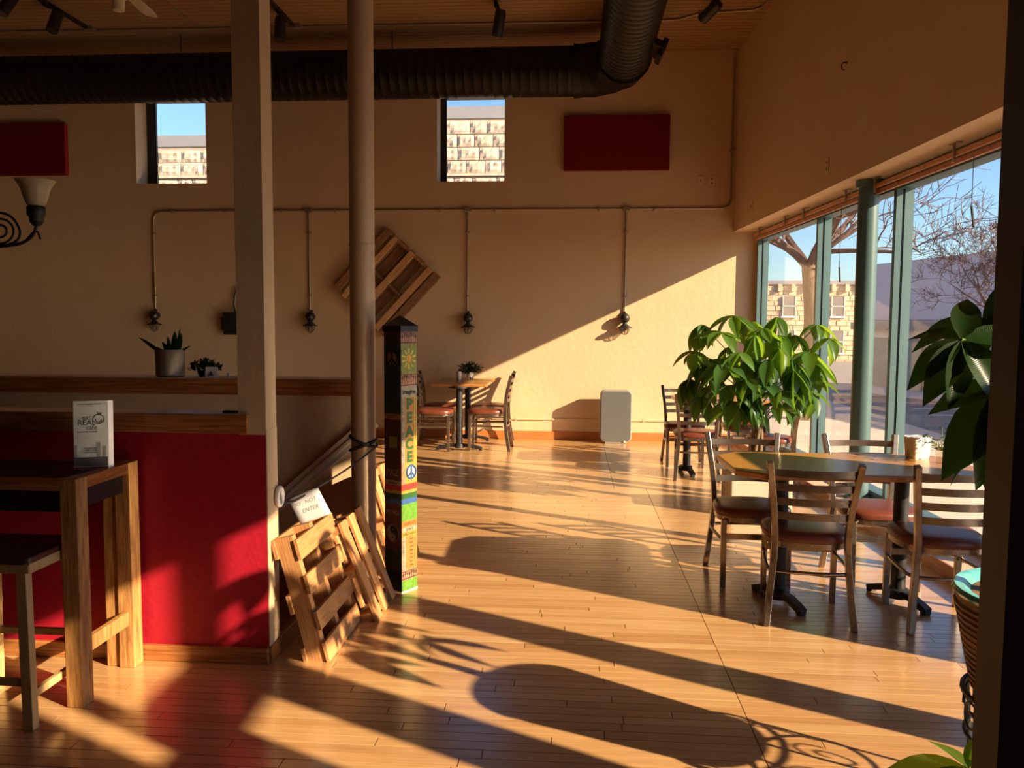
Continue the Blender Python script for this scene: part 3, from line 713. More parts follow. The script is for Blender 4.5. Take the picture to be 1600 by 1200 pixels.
# things on the tables
def caddy():
    o = thing('sugar_caddy', 'white ceramic sugar caddy on the near table in front of the window', 'caddy', (1.895, 4.62, .752), radians(20))
    b = MB(); vs = []; fs = []; prof = ((.82, 0), (.9, .012), (1, .10), (1.04, .118), (1.0, .12), (.9, .108), (.8, .02)); q = rrect(-.06, .06, -.045, .045, .018, 4); n = len(q)
    for sc_, z in prof: vs += [(x*sc_, y*sc_, z) for x, y in q]
    for k in range(len(prof)-1):
        for i in range(n): fs.append((k*n+i, k*n+(i+1) % n, (k+1)*n+(i+1) % n, (k+1)*n+i))
    fs += [tuple(range(n-1, -1, -1)), tuple((len(prof)-1)*n+i for i in range(n))]; b.add(vs, fs); b.build('tub', m_white, o, smooth=50)
    for k in range(6): MB().box(-.04+.014*k, -.03+.014*k, -.03, .03, .03, .113+.006*(k % 2)).build('sugar_packet', m_paper, o)
caddy()
def flowerpot(loc, label, s, vm, name='flower_pot', seed=1, dense=70, up=.16, leaf=1):
    o = thing(name, label, 'potted plant', loc)
    rnd = random.Random(seed)
    MB().lathe([(.032*s, 0), (.036*s, .004), (.042*s, .09*s), (.04*s, .10*s), (.036*s, .098*s), (.03*s, .085*s), (0, .085*s)], 20).build('pot', vm, o, smooth=50)
    b = MB(); fl = MB()
    for i in range(dense):
        a = rnd.random()*2*pi; rr = rnd.random()**.5*.13*s; z = .10*s+up*s*rnd.random()*(1-.5*rr/(.13*s)); p0 = Vector((rr*.2*cos(a), rr*.2*sin(a), .085*s)); p1 = Vector((rr*cos(a), rr*sin(a), z))
        b.tube([p0, (p0+p1)/2+Vector((0, 0, .015)), p1], .0012, 3, m=1)
        for k in range(3):
            ang = rnd.random()*2*pi; d = Vector((cos(ang), sin(ang), rnd.uniform(-.4, .5)))*.032*s*leaf; sd = d.cross(Vector((0, 0, 1))).normalized()*.011*s*leaf
            q = p1+Vector((rnd.uniform(-.02, .02), rnd.uniform(-.02, .02), rnd.uniform(-.03, .01)))*s
            b.add([q, q+d*.5+sd, q+d, q+d*.5-sd], [(0, 1, 2, 3)])
        if i % 7 == 0:
            q = p1+Vector((0, 0, .02*s)); e = .008*s; fl.add([q+Vector((e, 0, 0)), q+Vector((0, e, 0)), q-Vector((e, 0, 0)), q-Vector((0, e, 0)), q+Vector((0, 0, e)), q-Vector((0, 0, e))], [(0, 1, 4), (1, 2, 4), (2, 3, 4), (3, 0, 4), (1, 0, 5), (2, 1, 5), (3, 2, 5), (0, 3, 5)])
    stuff(b.build('foliage', [m_leafd, m_leafplastic], o)); stuff(fl.build('flowers', m_flower, o))
    return o
flowerpot((-1.255, 9.98, .78), 'bushy plant with tiny white flowers in a black and white pot on the far table', 1.0, m_patt, seed=4, dense=170, leaf=1.5)
flowerpot((1.955, 4.46, .752), 'small green plant in a clear vase on the near table behind the hanging leaves', .8, m_frost_glass, seed=6, dense=40)
o = thing('tumbler', 'grey tumbler standing left of the flower pot on the far table', 'tumbler', (-1.38, 9.87, .78))
MB().lathe([(.024, 0), (.026, .004), (.034, .11), (.031, .11), (.023, .01), (0, .01)], 18).build('cup', m_tumb, o, smooth=50)
MB().lathe([(.0255, .0), (.027, .018)], 18).build('foot_band', m_black, o, smooth=50)

# ---------------------------------------------------------------- purifier
o = thing('air_purifier', 'grey rounded air purifier standing on the floor against the sunlit wall', 'air purifier', (.536, 10.19, 0), radians(1))
b = MB(); b.prism(rrect(-.192, .192, .025, .66, .055, 6), -.075, .09, M=rot('X', pi/2) @ tr(0, 0, 0)); b.build('case', m_purl, o, bevel=.01)
b = MB(); b.prism(rrect(-.182, .182, .036, .648, .05, 6), .0895, .094, M=rot('X', pi/2)); b.build('front_panel', m_pur, o, bevel=.002)
MB().box(-.13, .13, -.08, .05, 0, .026).build('foot', m_purl, o, bevel=.004)
MB().lathe([(.012, 0), (.012, .003)], 12, M=tr(.11, -.093, .03) @ rot('X', pi/2)).build('indicator', m_white, o)

# ---------------------------------------------------------------- plants with palmate leaves
def leaf_meshes():
    out = []
    for var in range(3):
        rnd = random.Random(40+var); b = MB(); n = 7; vs = []; fs = []
        droop = (.25, .45, .7)[var]
        for i in range(n+1):
            t = i/n; w = .205*math.sin(pi*min(1, t*1.02)**.85)**.9*(1 if t < .98 else .1) if 0 < t < 1 else .004
            ang = -droop*t*1.3; y = t*(1-.1*droop*t); z = -droop*t*t*.55
            fold = .35*w
            vs += [(-w, y, z+fold), (-w*.5, y, z+fold*.35), (0, y, z), (w*.5, y, z+fold*.35), (w, y, z+fold)]
        for i in range(n):
            for j in range(4): fs.append((i*5+j, i*5+j+1, i*5+j+6, i*5+j+5))
        me = bpy.data.meshes.new('leaflet'); me.from_pydata(vs, [], fs)
        me.polygons.foreach_set('use_smooth', [True]*len(me.polygons)); out.append(me)
    return out
LM = leaf_meshes()
LMM = {}
def leafobj(name, parent, p, d, L, roll, m, var, nh=None):
    key = (m.name, var)
    if key not in LMM:
        me = LM[var].copy(); me.materials.append(m); LMM[key] = me
    o = bpy.data.objects.new(name, LMM[key]); COL.objects.link(o); o.parent = parent
    d = d.normalized(); s = d.cross(Vector((0, 0, 1))); s = s.normalized() if s.length > .05 else Vector((1, 0, 0))
    n = s.cross(d)
    if nh is not None: n = Vector(nh); n = (n-d*n.dot(d)).normalized(); s = d.cross(n)
    R = Matrix((s, d, n)).transposed().to_4x4()
    o.matrix_local = Matrix.Translation(p) @ R @ rot('Y', roll) @ Matrix.Scale(L, 4)
    return o
def palmate(parent, stem, hub, base, L, k, m, rnd, spread=1.0, az0=None, rstem=.004, droop=None, down=False):
    hub = Vector(hub); base = Vector(base)
    stem.tube(smoothpath([base, base.lerp(hub, .5)+Vector((0, 0, .05*(hub-base).length)), hub], 3), rstem, 5)
    out = hub-base; az = math.atan2(out.y, out.x) if az0 is None else az0
    for i in range(k):
        a = az+(i-(k-1)/2)*(2*pi/k if spread >= 1 else 2*pi*spread/k)+rnd.uniform(-.2, .2)
        el = rnd.uniform(-.75, -.05) if droop is None else droop+rnd.uniform(-.25, .25)
        d = Vector((cos(a)*cos(el), sin(a)*cos(el), sin(el)))
        leafobj('leaf', parent, hub, d, L*rnd.uniform(.75, 1.1), rnd.uniform(-.5, .5), m, rnd.randrange(3))

def money_tree():
    o = thing('money_tree', 'large bushy money tree in a beige planter between the near and middle tables', 'potted plant', (1.46, 6.55, 0))
    b = MB(); b.box(-.235, .235, -.2, .2, 0, .335); b.build('planter', m_plbeige, o, bevel=.012)
    MB().box(-.21, .21, -.175, .175, .33, .342).build('soil', m_soil, o)
    st = MB(); rnd = random.Random(12)
    for k in range(4):
        a = k*pi/2; pts = [(.03*cos(a+z*5), .03*sin(a+z*5), z) for z in [.33+.06*i for i in range(10)]]
        st.tube(pts, .017, 8)
    tr_ = st.build('trunk', m_trunkp, o, smooth=50)
    stem = MB()
    hubs = [(-.45, .05, 1.48), (-.22, -.05, 1.55), (-.07, .1, 1.50), (.13, .05, 1.54), (-.52, -.05, 1.27), (-.32, -.15, 1.42), (-.08, -.2, 1.40), (.44, .0, 1.48), (.50, -.1, 1.38),
            (0, -.30, 1.22), (.34, -.15, 1.27), (.42, .05, 1.08), (-.54, .0, 1.05), (-.15, -.32, 1.08), (.06, -.34, .98), (.25, -.28, 1.03), (-.46, -.15, .92), (-.25, -.24, .90), (-.1, -.30, .86), (.08, -.26, .88),
            (-.34, .12, 1.20), (-.2, .2, 1.30), (.2, .22, 1.28), (.05, .3, 1.1), (.24, -.1, .93), (-.35, .25, .98), (.12, -.12, 1.40), (-.1, -.15, 1.22), (.3, .2, 1.12), (-.32, -.30, 1.18), (.18, -.33, 1.14), (-.02, -.3, 1.05),
            (-.22, -.3, 1.27), (.08, -.28, 1.30), (-.40, -.22, 1.08), (.34, -.2, .98), (.20, -.2, 1.22), (-.3, -.28, 1.02), (.40, -.1, 1.18), (-.12, -.28, .96), (.0, -.1, 1.45), (.28, .05, 1.40), (-.46, -.1, 1.17)]
    for i, h in enumerate(hubs):
        z0 = max(.66, min(1.0, h[2]-.28)); base = (.25*h[0]*.4, .25*h[1]*.4, z0)
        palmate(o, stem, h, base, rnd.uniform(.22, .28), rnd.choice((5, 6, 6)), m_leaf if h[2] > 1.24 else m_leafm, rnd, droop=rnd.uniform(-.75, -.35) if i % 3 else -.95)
    stem.build('leaf_stems', m_leafplastic, o, smooth=50)
money_tree()

def near_plant():
    o = thing('hanging_leaf_plant', 'tall money tree with broad dark leaves, partly behind the dark post at right', 'potted plant', (1.39, 2.43, 0))
    # basket pot with a glazed rim, bottom at the stand's ring
    MB().lathe([(.14, .395), (.185, .40), (.225, .55), (.245, .675), (.25, .69)], 32).build('basket', m_basket, o, smooth=40)
    b = MB()
    for i in range(14):
        z = .41+.019*i; r = .19+.055*(i/14)+.004; b.tube([(r*cos(a), r*sin(a), z) for a in [2*pi*k/28 for k in range(28)]], .006, 5, closed=True)
    b.build('basket_weave', m_basket, o, smooth=50)
    MB().lathe([(.25, .688), (.258, .70), (.25, .712), (.225, .708), (.20, .685), (.15, .67), (0, .668)], 32).build('glazed_rim', m_teal, o, smooth=50)
    MB().lathe([(.15, .672), (.08, .70), (0, .705)], 20).build('soil', m_soil, o, smooth=50)
    MB().tube([(0, 0, .69), (.02, 0, .9), (0, .01, 1.1)], [.03, .025, .018], 10).build('trunk', m_trunkp, o, smooth=50)
    stem = MB(); rnd = random.Random(5)
    V = Vector
    B = V((0, 0, 1.08))
    def cluster(H, mid, leaves):
        stem.tube(smoothpath([B, V(mid), V(H)], 4), .006, 6)
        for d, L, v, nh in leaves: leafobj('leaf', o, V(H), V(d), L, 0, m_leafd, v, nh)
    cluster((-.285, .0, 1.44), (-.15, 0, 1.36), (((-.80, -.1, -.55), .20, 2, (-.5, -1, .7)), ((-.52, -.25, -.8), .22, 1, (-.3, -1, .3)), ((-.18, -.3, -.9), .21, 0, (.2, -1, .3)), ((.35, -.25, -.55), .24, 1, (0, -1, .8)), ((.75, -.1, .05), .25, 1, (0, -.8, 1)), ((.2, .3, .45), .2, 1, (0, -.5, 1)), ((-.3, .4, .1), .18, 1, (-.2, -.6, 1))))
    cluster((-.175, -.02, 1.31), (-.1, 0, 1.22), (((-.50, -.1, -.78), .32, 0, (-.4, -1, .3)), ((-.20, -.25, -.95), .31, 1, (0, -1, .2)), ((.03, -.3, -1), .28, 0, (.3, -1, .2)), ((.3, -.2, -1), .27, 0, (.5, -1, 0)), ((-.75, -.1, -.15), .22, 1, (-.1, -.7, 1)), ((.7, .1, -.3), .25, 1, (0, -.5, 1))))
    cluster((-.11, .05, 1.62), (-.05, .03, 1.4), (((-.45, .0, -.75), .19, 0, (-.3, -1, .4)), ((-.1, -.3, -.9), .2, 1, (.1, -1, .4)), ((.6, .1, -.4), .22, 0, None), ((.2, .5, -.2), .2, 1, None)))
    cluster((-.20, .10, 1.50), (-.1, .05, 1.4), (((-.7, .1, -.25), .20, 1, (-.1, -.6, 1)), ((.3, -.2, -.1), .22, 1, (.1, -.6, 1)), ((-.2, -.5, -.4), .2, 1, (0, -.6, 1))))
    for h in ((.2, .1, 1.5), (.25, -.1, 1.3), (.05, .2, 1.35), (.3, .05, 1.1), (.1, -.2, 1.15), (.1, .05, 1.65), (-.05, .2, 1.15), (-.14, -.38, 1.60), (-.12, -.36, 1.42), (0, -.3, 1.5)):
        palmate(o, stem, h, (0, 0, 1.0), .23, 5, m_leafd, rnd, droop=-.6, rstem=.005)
    stem.build('leaf_stems', m_leafplastic, o, smooth=50)
    s = thing('plant_stand', 'wrought iron scroll plant stand under the teal rimmed basket pot', 'plant stand', (1.39, 2.43, 0))
    for k in range(4):
        a = pi/4+pi/2*k; MB().tube(smoothpath([(.23*cos(a), .23*sin(a), 0), (.20*cos(a), .20*sin(a), .15), (.215*cos(a), .215*sin(a), .39)], 4), .007, 6).build('leg', m_iron, s, smooth=50)
    b = MB(); b.tube([(.215*cos(a), .215*sin(a), .39) for a in [2*pi*i/32 for i in range(32)]], .008, 6, closed=True); b.tube([(.205*cos(a), .205*sin(a), .26) for a in [2*pi*i/32 for i in range(32)]], .006, 6, closed=True); b.build('ring', m_iron, s, smooth=50)
    b = MB()
    for k in range(8):
        a0 = 2*pi*k/8; pts = []
        for i in range(25):
            t = i/24; q = 1.5*2*pi*t; rr = .055*(1-t*.8); x = rr*cos(q); z = rr*sin(q); aa = a0+x/.21; pts.append((.21*cos(aa), .21*sin(aa), .325+z))
        MB().tube(pts, .004, 5).build('scroll', m_iron, s, smooth=50)
    b = MB()
    for k in range(2):
        a = pi/4+pi/2*k; b.tube([(.21*cos(a), .21*sin(a), .39), (-.21*cos(a), -.21*sin(a), .39)], .006, 6)
    b.build('cross_bar', m_iron, s)
near_plant()

def low_plant():
    o = thing('low_plant', 'low strappy leaved plant at the bottom right corner beside the dark post', 'potted plant', (1.13, 2.12, 0))
    MB().lathe([(.07, 0), (.085, .005), (.10, .15), (.094, .15), (.08, .13), (0, .13)], 24).build('pot', m_potgrey, o, smooth=50)
    MB().lathe([(.084, .128), (0, .134)], 20).build('soil', m_soil, o, smooth=50)
    stem = MB(); rnd = random.Random(9); V = Vector
    for (h, lv) in (((-.05, .1, .285), (((-.9, .1, -.06), .24, 0), ((-.7, -.35, -.2), .2, 1), ((.5, .3, .5), .13, 0), ((.2, .1, .8), .10, 0), ((.6, -.2, -.1), .18, 1), ((.2, -.6, -.1), .2, 1), ((-.2, .6, .1), .15, 0))),
                    ((.05, -.02, .25), (((.2, -.8, -.2), .2, 1), ((-.6, -.6, -.2), .2, 1), ((.8, .2, 0), .18, 0)))):
        stem.tube(smoothpath([V((0, 0, .13)), V((h[0]*.5, h[1]*.5, .22)), V(h)], 3), .004, 5)
        for d, L, v in lv: leafobj('leaf', o, V(h), V(d), L, rnd.uniform(-.3, .3), m_leaf, v)
    stem.build('leaf_stems', m_leafplastic, o, smooth=50)
low_plant()

# ---------------------------------------------------------------- ledge things
def snake_plant():
    o = thing('snake_plant', 'snake plant in a round stoneware pot on the wooden ledge', 'potted plant', (-2.447, 4.82, 1.145))
    MB().lathe([(.075, 0), (.084, .004), (.086, .16), (.083, .163), (.078, .158), (.076, .14), (0, .14)], 32).build('pot', m_potgrey, o, smooth=50)
    MB().lathe([(.076, .138), (0, .143)], 20).build('soil', m_soil, o)
    rnd = random.Random(3)
    for dx, dy, lean, L, w in ((-.05, -.01, (-.85, 0, .75), .17, .012), (-.02, .02, (-.35, 0, .9), .09, .016), (.0, -.01, (-.05, 0, 1), .12, .014), (.02, 0, (.08, 0, 1), .15, .02), (.04, .01, (.16, .05, 1), .14, .019), (.03, .02, (.05, .2, 1), .17, .010), (.05, 0, (.7, 0, .65), .09, .008), (-.03, -.02, (-.5, -.2, .7), .07, .014)):
        d = Vector(lean).normalized(); s = Vector((d.z, 0, -d.x)).normalized(); n = d.cross(s); p0 = Vector((dx, dy, .135)); b = MB(); vs = []; k = 6
        for i in range(k+1):
            t = i/k; ww = w*(math.sin(pi*(.18+.8*t))**.8) if i < k else .001; c = p0+d*L*t+Vector((d.x*.02*t*t, 0, -.01*t*t)); vs += [c-s*ww+n*.004, c, c+s*ww+n*.004, c+n*.003]
        fs = []
        for i in range(k):
            for j in range(4): fs.append((i*4+j, i*4+(j+1) % 4, i*4+4+(j+1) % 4, i*4+4+j))
        b.add(vs, fs); b.build('leaf', m_leafs, o, smooth=60)
snake_plant()
def ledge_bush():
    o = thing('small_bush', 'small dark bushy plant in a low bowl on the ledge, right of the snake plant', 'potted plant', (-2.25, 4.87, 1.145))
    MB().lathe([(.035, 0), (.04, .003), (.05, .035), (.045, .035), (.0, .03)], 20).build('bowl', m_black, o, smooth=50)
    b = MB(); rnd = random.Random(8)
    for i in range(420):
        a = rnd.random()*2*pi; r = rnd.random()**.5*.085; z = .03+.09*rnd.random()*(1-r/.13); p = Vector((r*cos(a)*1.1, r*sin(a)*.8, z)); d = Vector((rnd.uniform(-1, 1), rnd.uniform(-1, 1), rnd.uniform(-.2, 1))).normalized()*.03; s = d.cross(Vector((.3, .2, 1))).normalized()*.010
        b.add([p, p+d*.5+s, p+d, p+d*.5-s], [(0, 1, 2, 3)])
    stuff(b.build('foliage', m_leafd, o))
ledge_bush()
def card(x, y, w, h, label, rz=0, name='table_card', lean=.5):
    o = thing(name, label, 'card', (x, y, 1.145), rz)
    b = MB(); Lz = h; t = .0015
    b.box(-w/2, w/2, -t, t, 0, Lz, M=tr(0, -.012, 0) @ rot('X', radians(-14))); b.build('front_fold', m_paper, o)
    b = MB(); b.box(-w/2, w/2, -t, t, 0, Lz, M=tr(0, .02, 0) @ rot('X', radians(14))); b.build('back_fold', m_paper, o)
    f = MB(); f.add([(-w*.28, -.0165, Lz*.12), (w*.3, -.0165, Lz*.12), (0, -.006, Lz*.62)], [(0, 1, 2)]); f.build('printed_mark', m_inkb, o)
card(-2.175, 4.79, .072, .062, 'small white folded card with a grey triangle on the ledge beside the dark bush')
for x, w, lab in ((-2.075, .020, 'tiny white paper tag on the ledge, left of three beyond the folded card'), (-1.99, .016, 'tiny white cup lid on the ledge, middle of three beyond the folded card'), (-1.90, .018, 'tiny white clip on the ledge, nearest to the square post')):
    o = thing('paper_tag', lab, 'tag', (x, 4.80, 1.145)); b = MB(); b.prism([(-w/2, -w*.3), (w/2, -w*.3), (w*.4, w*.4), (-w*.3, w*.3)], 0, .024); b.build('slip', m_paper, o, bevel=.002)
o = thing('bottle_opener', 'small dark clip tool lying on the red half wall cap near the square post', 'tool', (-1.46, 3.42, 1.0855))
MB().box(-.045, .03, -.01, .01, 0, .012).build('handle', m_black, o, bevel=.004)
MB().tube([(.03+.016*cos(a), .016*sin(a), .006) for a in [2*pi*i/14 for i in range(14)]], .004, 5, closed=True).build('ring', m_black, o, smooth=50)

# ---------------------------------------------------------------- bar table, stool, menu
def bar_table():
    o = thing('bar_table', 'tall narrow bar table with black top and rough timber legs by the red half wall', 'table', (0, 0, 0))
    H = .885; x1 = -1.852; y0, y1 = 2.905, 3.345; x0 = -3.7
    MB().box(x0+.015, x1-.068, y0+.012, y1-.012, H-.034, H-.001).build('table_top', m_blktop, o, bevel=.002)
    b = MB(); b.box(x0, x1-.066, y0, y0+.03, H-.045, H); b.box(x0, x1-.066, y1-.03, y1, H-.045, H); b.build('edge_rail', m_oakx, o, bevel=.003)
    MB().box(x1-.06, x1-.004, y0+.07, y1-.07, H-.045, H).build('end_rail', m_oaky, o, bevel=.003)
    b = MB(); b.box(x0+.05, x1-.07, y0+.025, y0+.045, H-.13, H-.045); b.box(x0+.05, x1-.07, y1-.045, y1-.025, H-.13, H-.045); b.box(x1-.05, x1-.03, y0+.07, y1-.07, H-.125, H-.045); b.build('apron', m_black, o)
    for x in (x1, x0+.068):
        for ya, yb in ((y0, y0+.072), (y1-.072, y1)): MB().box(x-.068, x, ya, yb, 0, H+.002).build('leg', m_rough, o, bevel=.004)
        MB().bar([(x-.034, y0+.07, .215), (x-.034, y1-.07, .215)], .026, .06).build('stretcher', m_rough, o, bevel=.003)
    for dy in (0,):
        b = MB(); b.box(x1-.13, x1-.068, y1-.06, y1-.015, 0, H-.14); b.build('leg_cleat', m_rough, o, bevel=.004)
bar_table()
def stool():
    o = thing('bar_stool', 'pale wooden counter stool with splayed legs at the left edge under the bar table', 'stool', (-2.13, 2.90, 0))
    b = MB()
    poly = rrect(-.20, .20, -.165, .165, .02, 4); b.prism(poly, .605, .632); s_ = b.build('seat', m_seatshade, o, bevel=.005)
    b = MB(); b.box(-.2, .2, -.168, -.14, .575, .607); b.box(-.2, .2, .14, .168, .575, .607); b.box(.175, .203, -.165, .165, .575, .612); b.box(-.203, -.175, -.165, .165, .575, .612); b.build('seat_frame', m_pine, o, bevel=.003)
    for sx in (-1, 1):
        for sy in (-1, 1): MB().bar([(sx*.15, sy*.125, .58), (sx*.185, sy*.165, 0)], .04, .035, up=(0, 1, 0)).build('leg', m_pine, o, bevel=.003)
        MB().bar([(sx*.178, -.155, .12), (sx*.178, .155, .12)], .018, .03).build('side_rung', m_pine, o, bevel=.002)
    for y, z in ((-.153, .17), (.153, .24)): MB().bar([(-.175, y, z), (.175, y, z)], .018, .028).build('cross_rung', m_pine, o, bevel=.002)
m_seatshade = mat('stool_seat_stain', (.10, .035, .018), (.07, .025, .013), 8, (.8, 8, 8), rough=.35)  # dark top colour stands in for shade on the pale wooden seat
stool()
def menu():
    o = thing('menu_stand', 'clear upright menu stand with a cafe flyer on the bar table', 'menu stand', (-1.935, 3.14, .886), radians(20))
    w, h = .124, .272; Mx = rot('X', radians(-4))
    MB().box(-w/2, w/2, -.002, .002, .006, h, M=Mx).build('flyer', m_paper, o)
    b = MB(); b.box(-w/2-.004, w/2+.004, -.005, -.0035, .0, h+.003, M=Mx); b.build('front_sheet', m_acry, o)
    b = MB(); b.box(-w/2-.01, w/2+.01, -.03, .035, 0, .003); b.build('base_sheet', m_acry, o)
    MB().box(0, .03, -.001, .001, .0, h, M=Mx @ tr(w/2, .006, 0) @ rot('Z', radians(60))).build('side_leaf', m_paper, o)
    P = lambda x, z: Mx @ tr(x, -.0026, z) @ rot('X', pi/2)
    text('eat', .026, m_inkb, o, P(-.014, .205))
    text('REAL', .030, m_ink, o, P(-.014, .184))
    text('cafe', .026, m_inkb, o, P(.004, .164))
    text('Good food, real food', .0085, m_ink, o, P(-.012, .147))
    text('open for breakfast and lunch', .0075, m_inkb, o, P(-.004, .259))
    for i, s_ in enumerate(('fresh made daily', 'coffee and tea', 'salads and soup')): text(s_, .008, m_ink, o, P(.0, .082-.009*i))
    b = MB()   # apple mark
    pts = [(.030+.019*cos(a)*(1+.08*cos(2*a)), .198+.019*sin(a)*(1-.12*max(0, sin(a))**8)) for a in [2*pi*i/24 for i in range(24)]]
    b.tube([(x, -.003, z) for x, z in pts], .0016, 5, closed=True, M=Mx)
    b.tube([(.030+.011*cos(a), -.003, .196+.011*sin(a)) for a in [pi*.9+pi*1.1*i/10 for i in range(11)]], .0018, 5, M=Mx)
    b.tube([(.030, -.003, .214), (.028, -.003, .222), (.024, -.003, .228)], .0014, 5, M=Mx)
    b.add([(.030, -.0032, .218), (.037, -.0032, .224), (.045, -.0032, .223), (.038, -.0032, .217)], [(0, 1, 2, 3)], M=Mx); b.build('apple_emblem', m_inkb, o)
    g = MB(); g.box(-w/2, w/2, -.0032, -.0022, .008, .045, M=Mx); g.build('dark_band', m_inkb, o)
    g = MB(); g.box(.02, .036, -.0032, -.0022, .045, .105, M=Mx); g.box(.042, .056, -.0032, -.0022, .045, .09, M=Mx); g.box(-.06, -.05, -.0032, -.0022, .045, .095, M=Mx); g.build('cup_pictures', mat('print_pale_grey', (.42, .40, .39), (.36, .34, .33), 12, rough=.8), o)
menu()

# ---------------------------------------------------------------- pallets at the stair, cord, sign
def upright_pallet(name, label, base, tilt, L, Wd, T, decks, backs, nstr=3, dw=.085, horizontal=True, md=None, ms=None):
    """L runs into the room (y), Wd up the leaning plane, T thick; local +x face is the front"""
    md = md or m_palx; ms = ms or m_palz
    o = thing(name, label, 'pallet', base); o.rotation_euler = (0, -tilt, 0)
    if horizontal:
        for i in range(nstr):
            y = (L-.04)*i/(nstr-1); MB().box(-T, 0, y, y+.04, 0, Wd).build('stringer', ms, o, bevel=.002)
        for z, w in decks: MB().box(0, .018, -.01, L+.01, z, z+w).build('deck_board', md, o, bevel=.002)
        for z, w in backs: MB().box(-T-.018, -T, -.01, L+.01, z, z+w).build('back_board', md, o, bevel=.002)
    else:
        for z in (0, (Wd-.04)/2, Wd-.04): MB().box(-T, 0, 0, L, z, z+.04).build('stringer', md, o, bevel=.002)
        for y, w in decks: MB().box(0, .018, y, y+w, -.012, Wd+.012).build('deck_board', ms, o, bevel=.002)
        for y, w in backs: MB().box(-T-.018, -T, y, y+w, -.012, Wd+.012).build('back_board', ms, o, bevel=.002)
    return o
upright_pallet('leaning_pallet', 'small wooden pallet leaning against the end of the red half wall', (-1.055, 3.41, .0), radians(15), .50, .575, .082, [(.0, .09), (.145, .085), (.31, .085), (.465, .09)], [(.0, .085), (.24, .085), (.49, .085)])
upright_pallet('leaning_pallet', 'narrow wooden pallet leaning left in front of the round pole', (-.965, 3.90, .01), radians(21), .42, .50, .088, [(-.005, .09), (.15, .08), (.31, .08)], [(-.005, .09), (.16, .08), (.31, .08)], horizontal=False)
upright_pallet('leaning_pallet', 'wooden pallet leaning behind the round pole, seen at the painted post', (-.985, 4.62, .01), radians(17), .5, .62, .085, [(-.005, .1), (.2, .09), (.4, .09)], [(-.005, .1), (.2, .09), (.4, .09)], horizontal=False)

def barrier():
    o = thing('cord_barrier', 'black cord strung across the stair head from square post to round pole', 'cord', (0, 0, 0))
    MB().tube(smoothpath([(-1.29, 3.47, .70), (-1.28, 3.62, .655), (-1.24, 3.9, .672), (-1.17, 4.2, .715), (-1.09, 4.43, .785)], 5), .0055, 6).build('cord', m_cord, o, smooth=50)
    for dz, t in ((.79, .03), (.815, -.03)):
        MB().tube([(-1.17+.075*cos(a), 4.5+.075*sin(a), dz+t*cos(a)) for a in [2*pi*i/24 for i in range(24)]], .0085, 6, closed=True).build('wrap', m_cord, o, smooth=50)
    MB().tube([(-1.286+.004, 3.478+.030*cos(a), .712+.038*sin(a)) for a in [2*pi*i/24 for i in range(24)]], .012, 8, closed=True).build('post_ring', m_white, o, smooth=50)
barrier()
def paper_sign():
    o = thing('paper_sign', 'white handwritten paper sign hanging on the cord above the leaning pallets', 'sign', (-1.275, 3.76, .668), radians(14))
    b = MB(); vs = []; fs = []; n = 16
    for i in range(n+1):
        for j in range(5):
            x = -.078+.039*j; z = -.135*i/n; y = -.004-.018*math.sin(pi*i/n*.5)
            vs.append((x+.018*i/n, y, z))
    for i in range(n):
        for j in range(4): fs.append((i*5+j, i*5+j+1, i*5+j+6, i*5+j+5))
    R = rot('Y', radians(-19))
    b.add(vs, fs, M=R); sh = b.build('front_sheet', m_note, o, smooth=60); sh.modifiers.new('s', 'SOLIDIFY').thickness = .001
    b = MB(); b.add([(-.085, .012, 0), (.06, .012, 0), (.05, .03, -.11), (-.088, .03, -.125)], [(0, 1, 2, 3)], M=R); bk = b.build('back_sheet', m_note, o); bk.modifiers.new('s', 'SOLIDIFY').thickness = .001
    for wd, sz, x, z, sl in (('DO   NOT', .025, -.004, -.042, .1), ('ENTER', .027, .012, -.080, .25)):
        t = text(wd, sz, m_inkb, o, tr(x, 0, z) @ rot('X', pi/2), shear=sl, ext=0)
        for v in t.data.vertices: v.co.y = -.0056-.018*math.sin(pi*.5*max(0, min(1, -v.co.z/.135)))
        t.data.transform(R)
paper_sign()

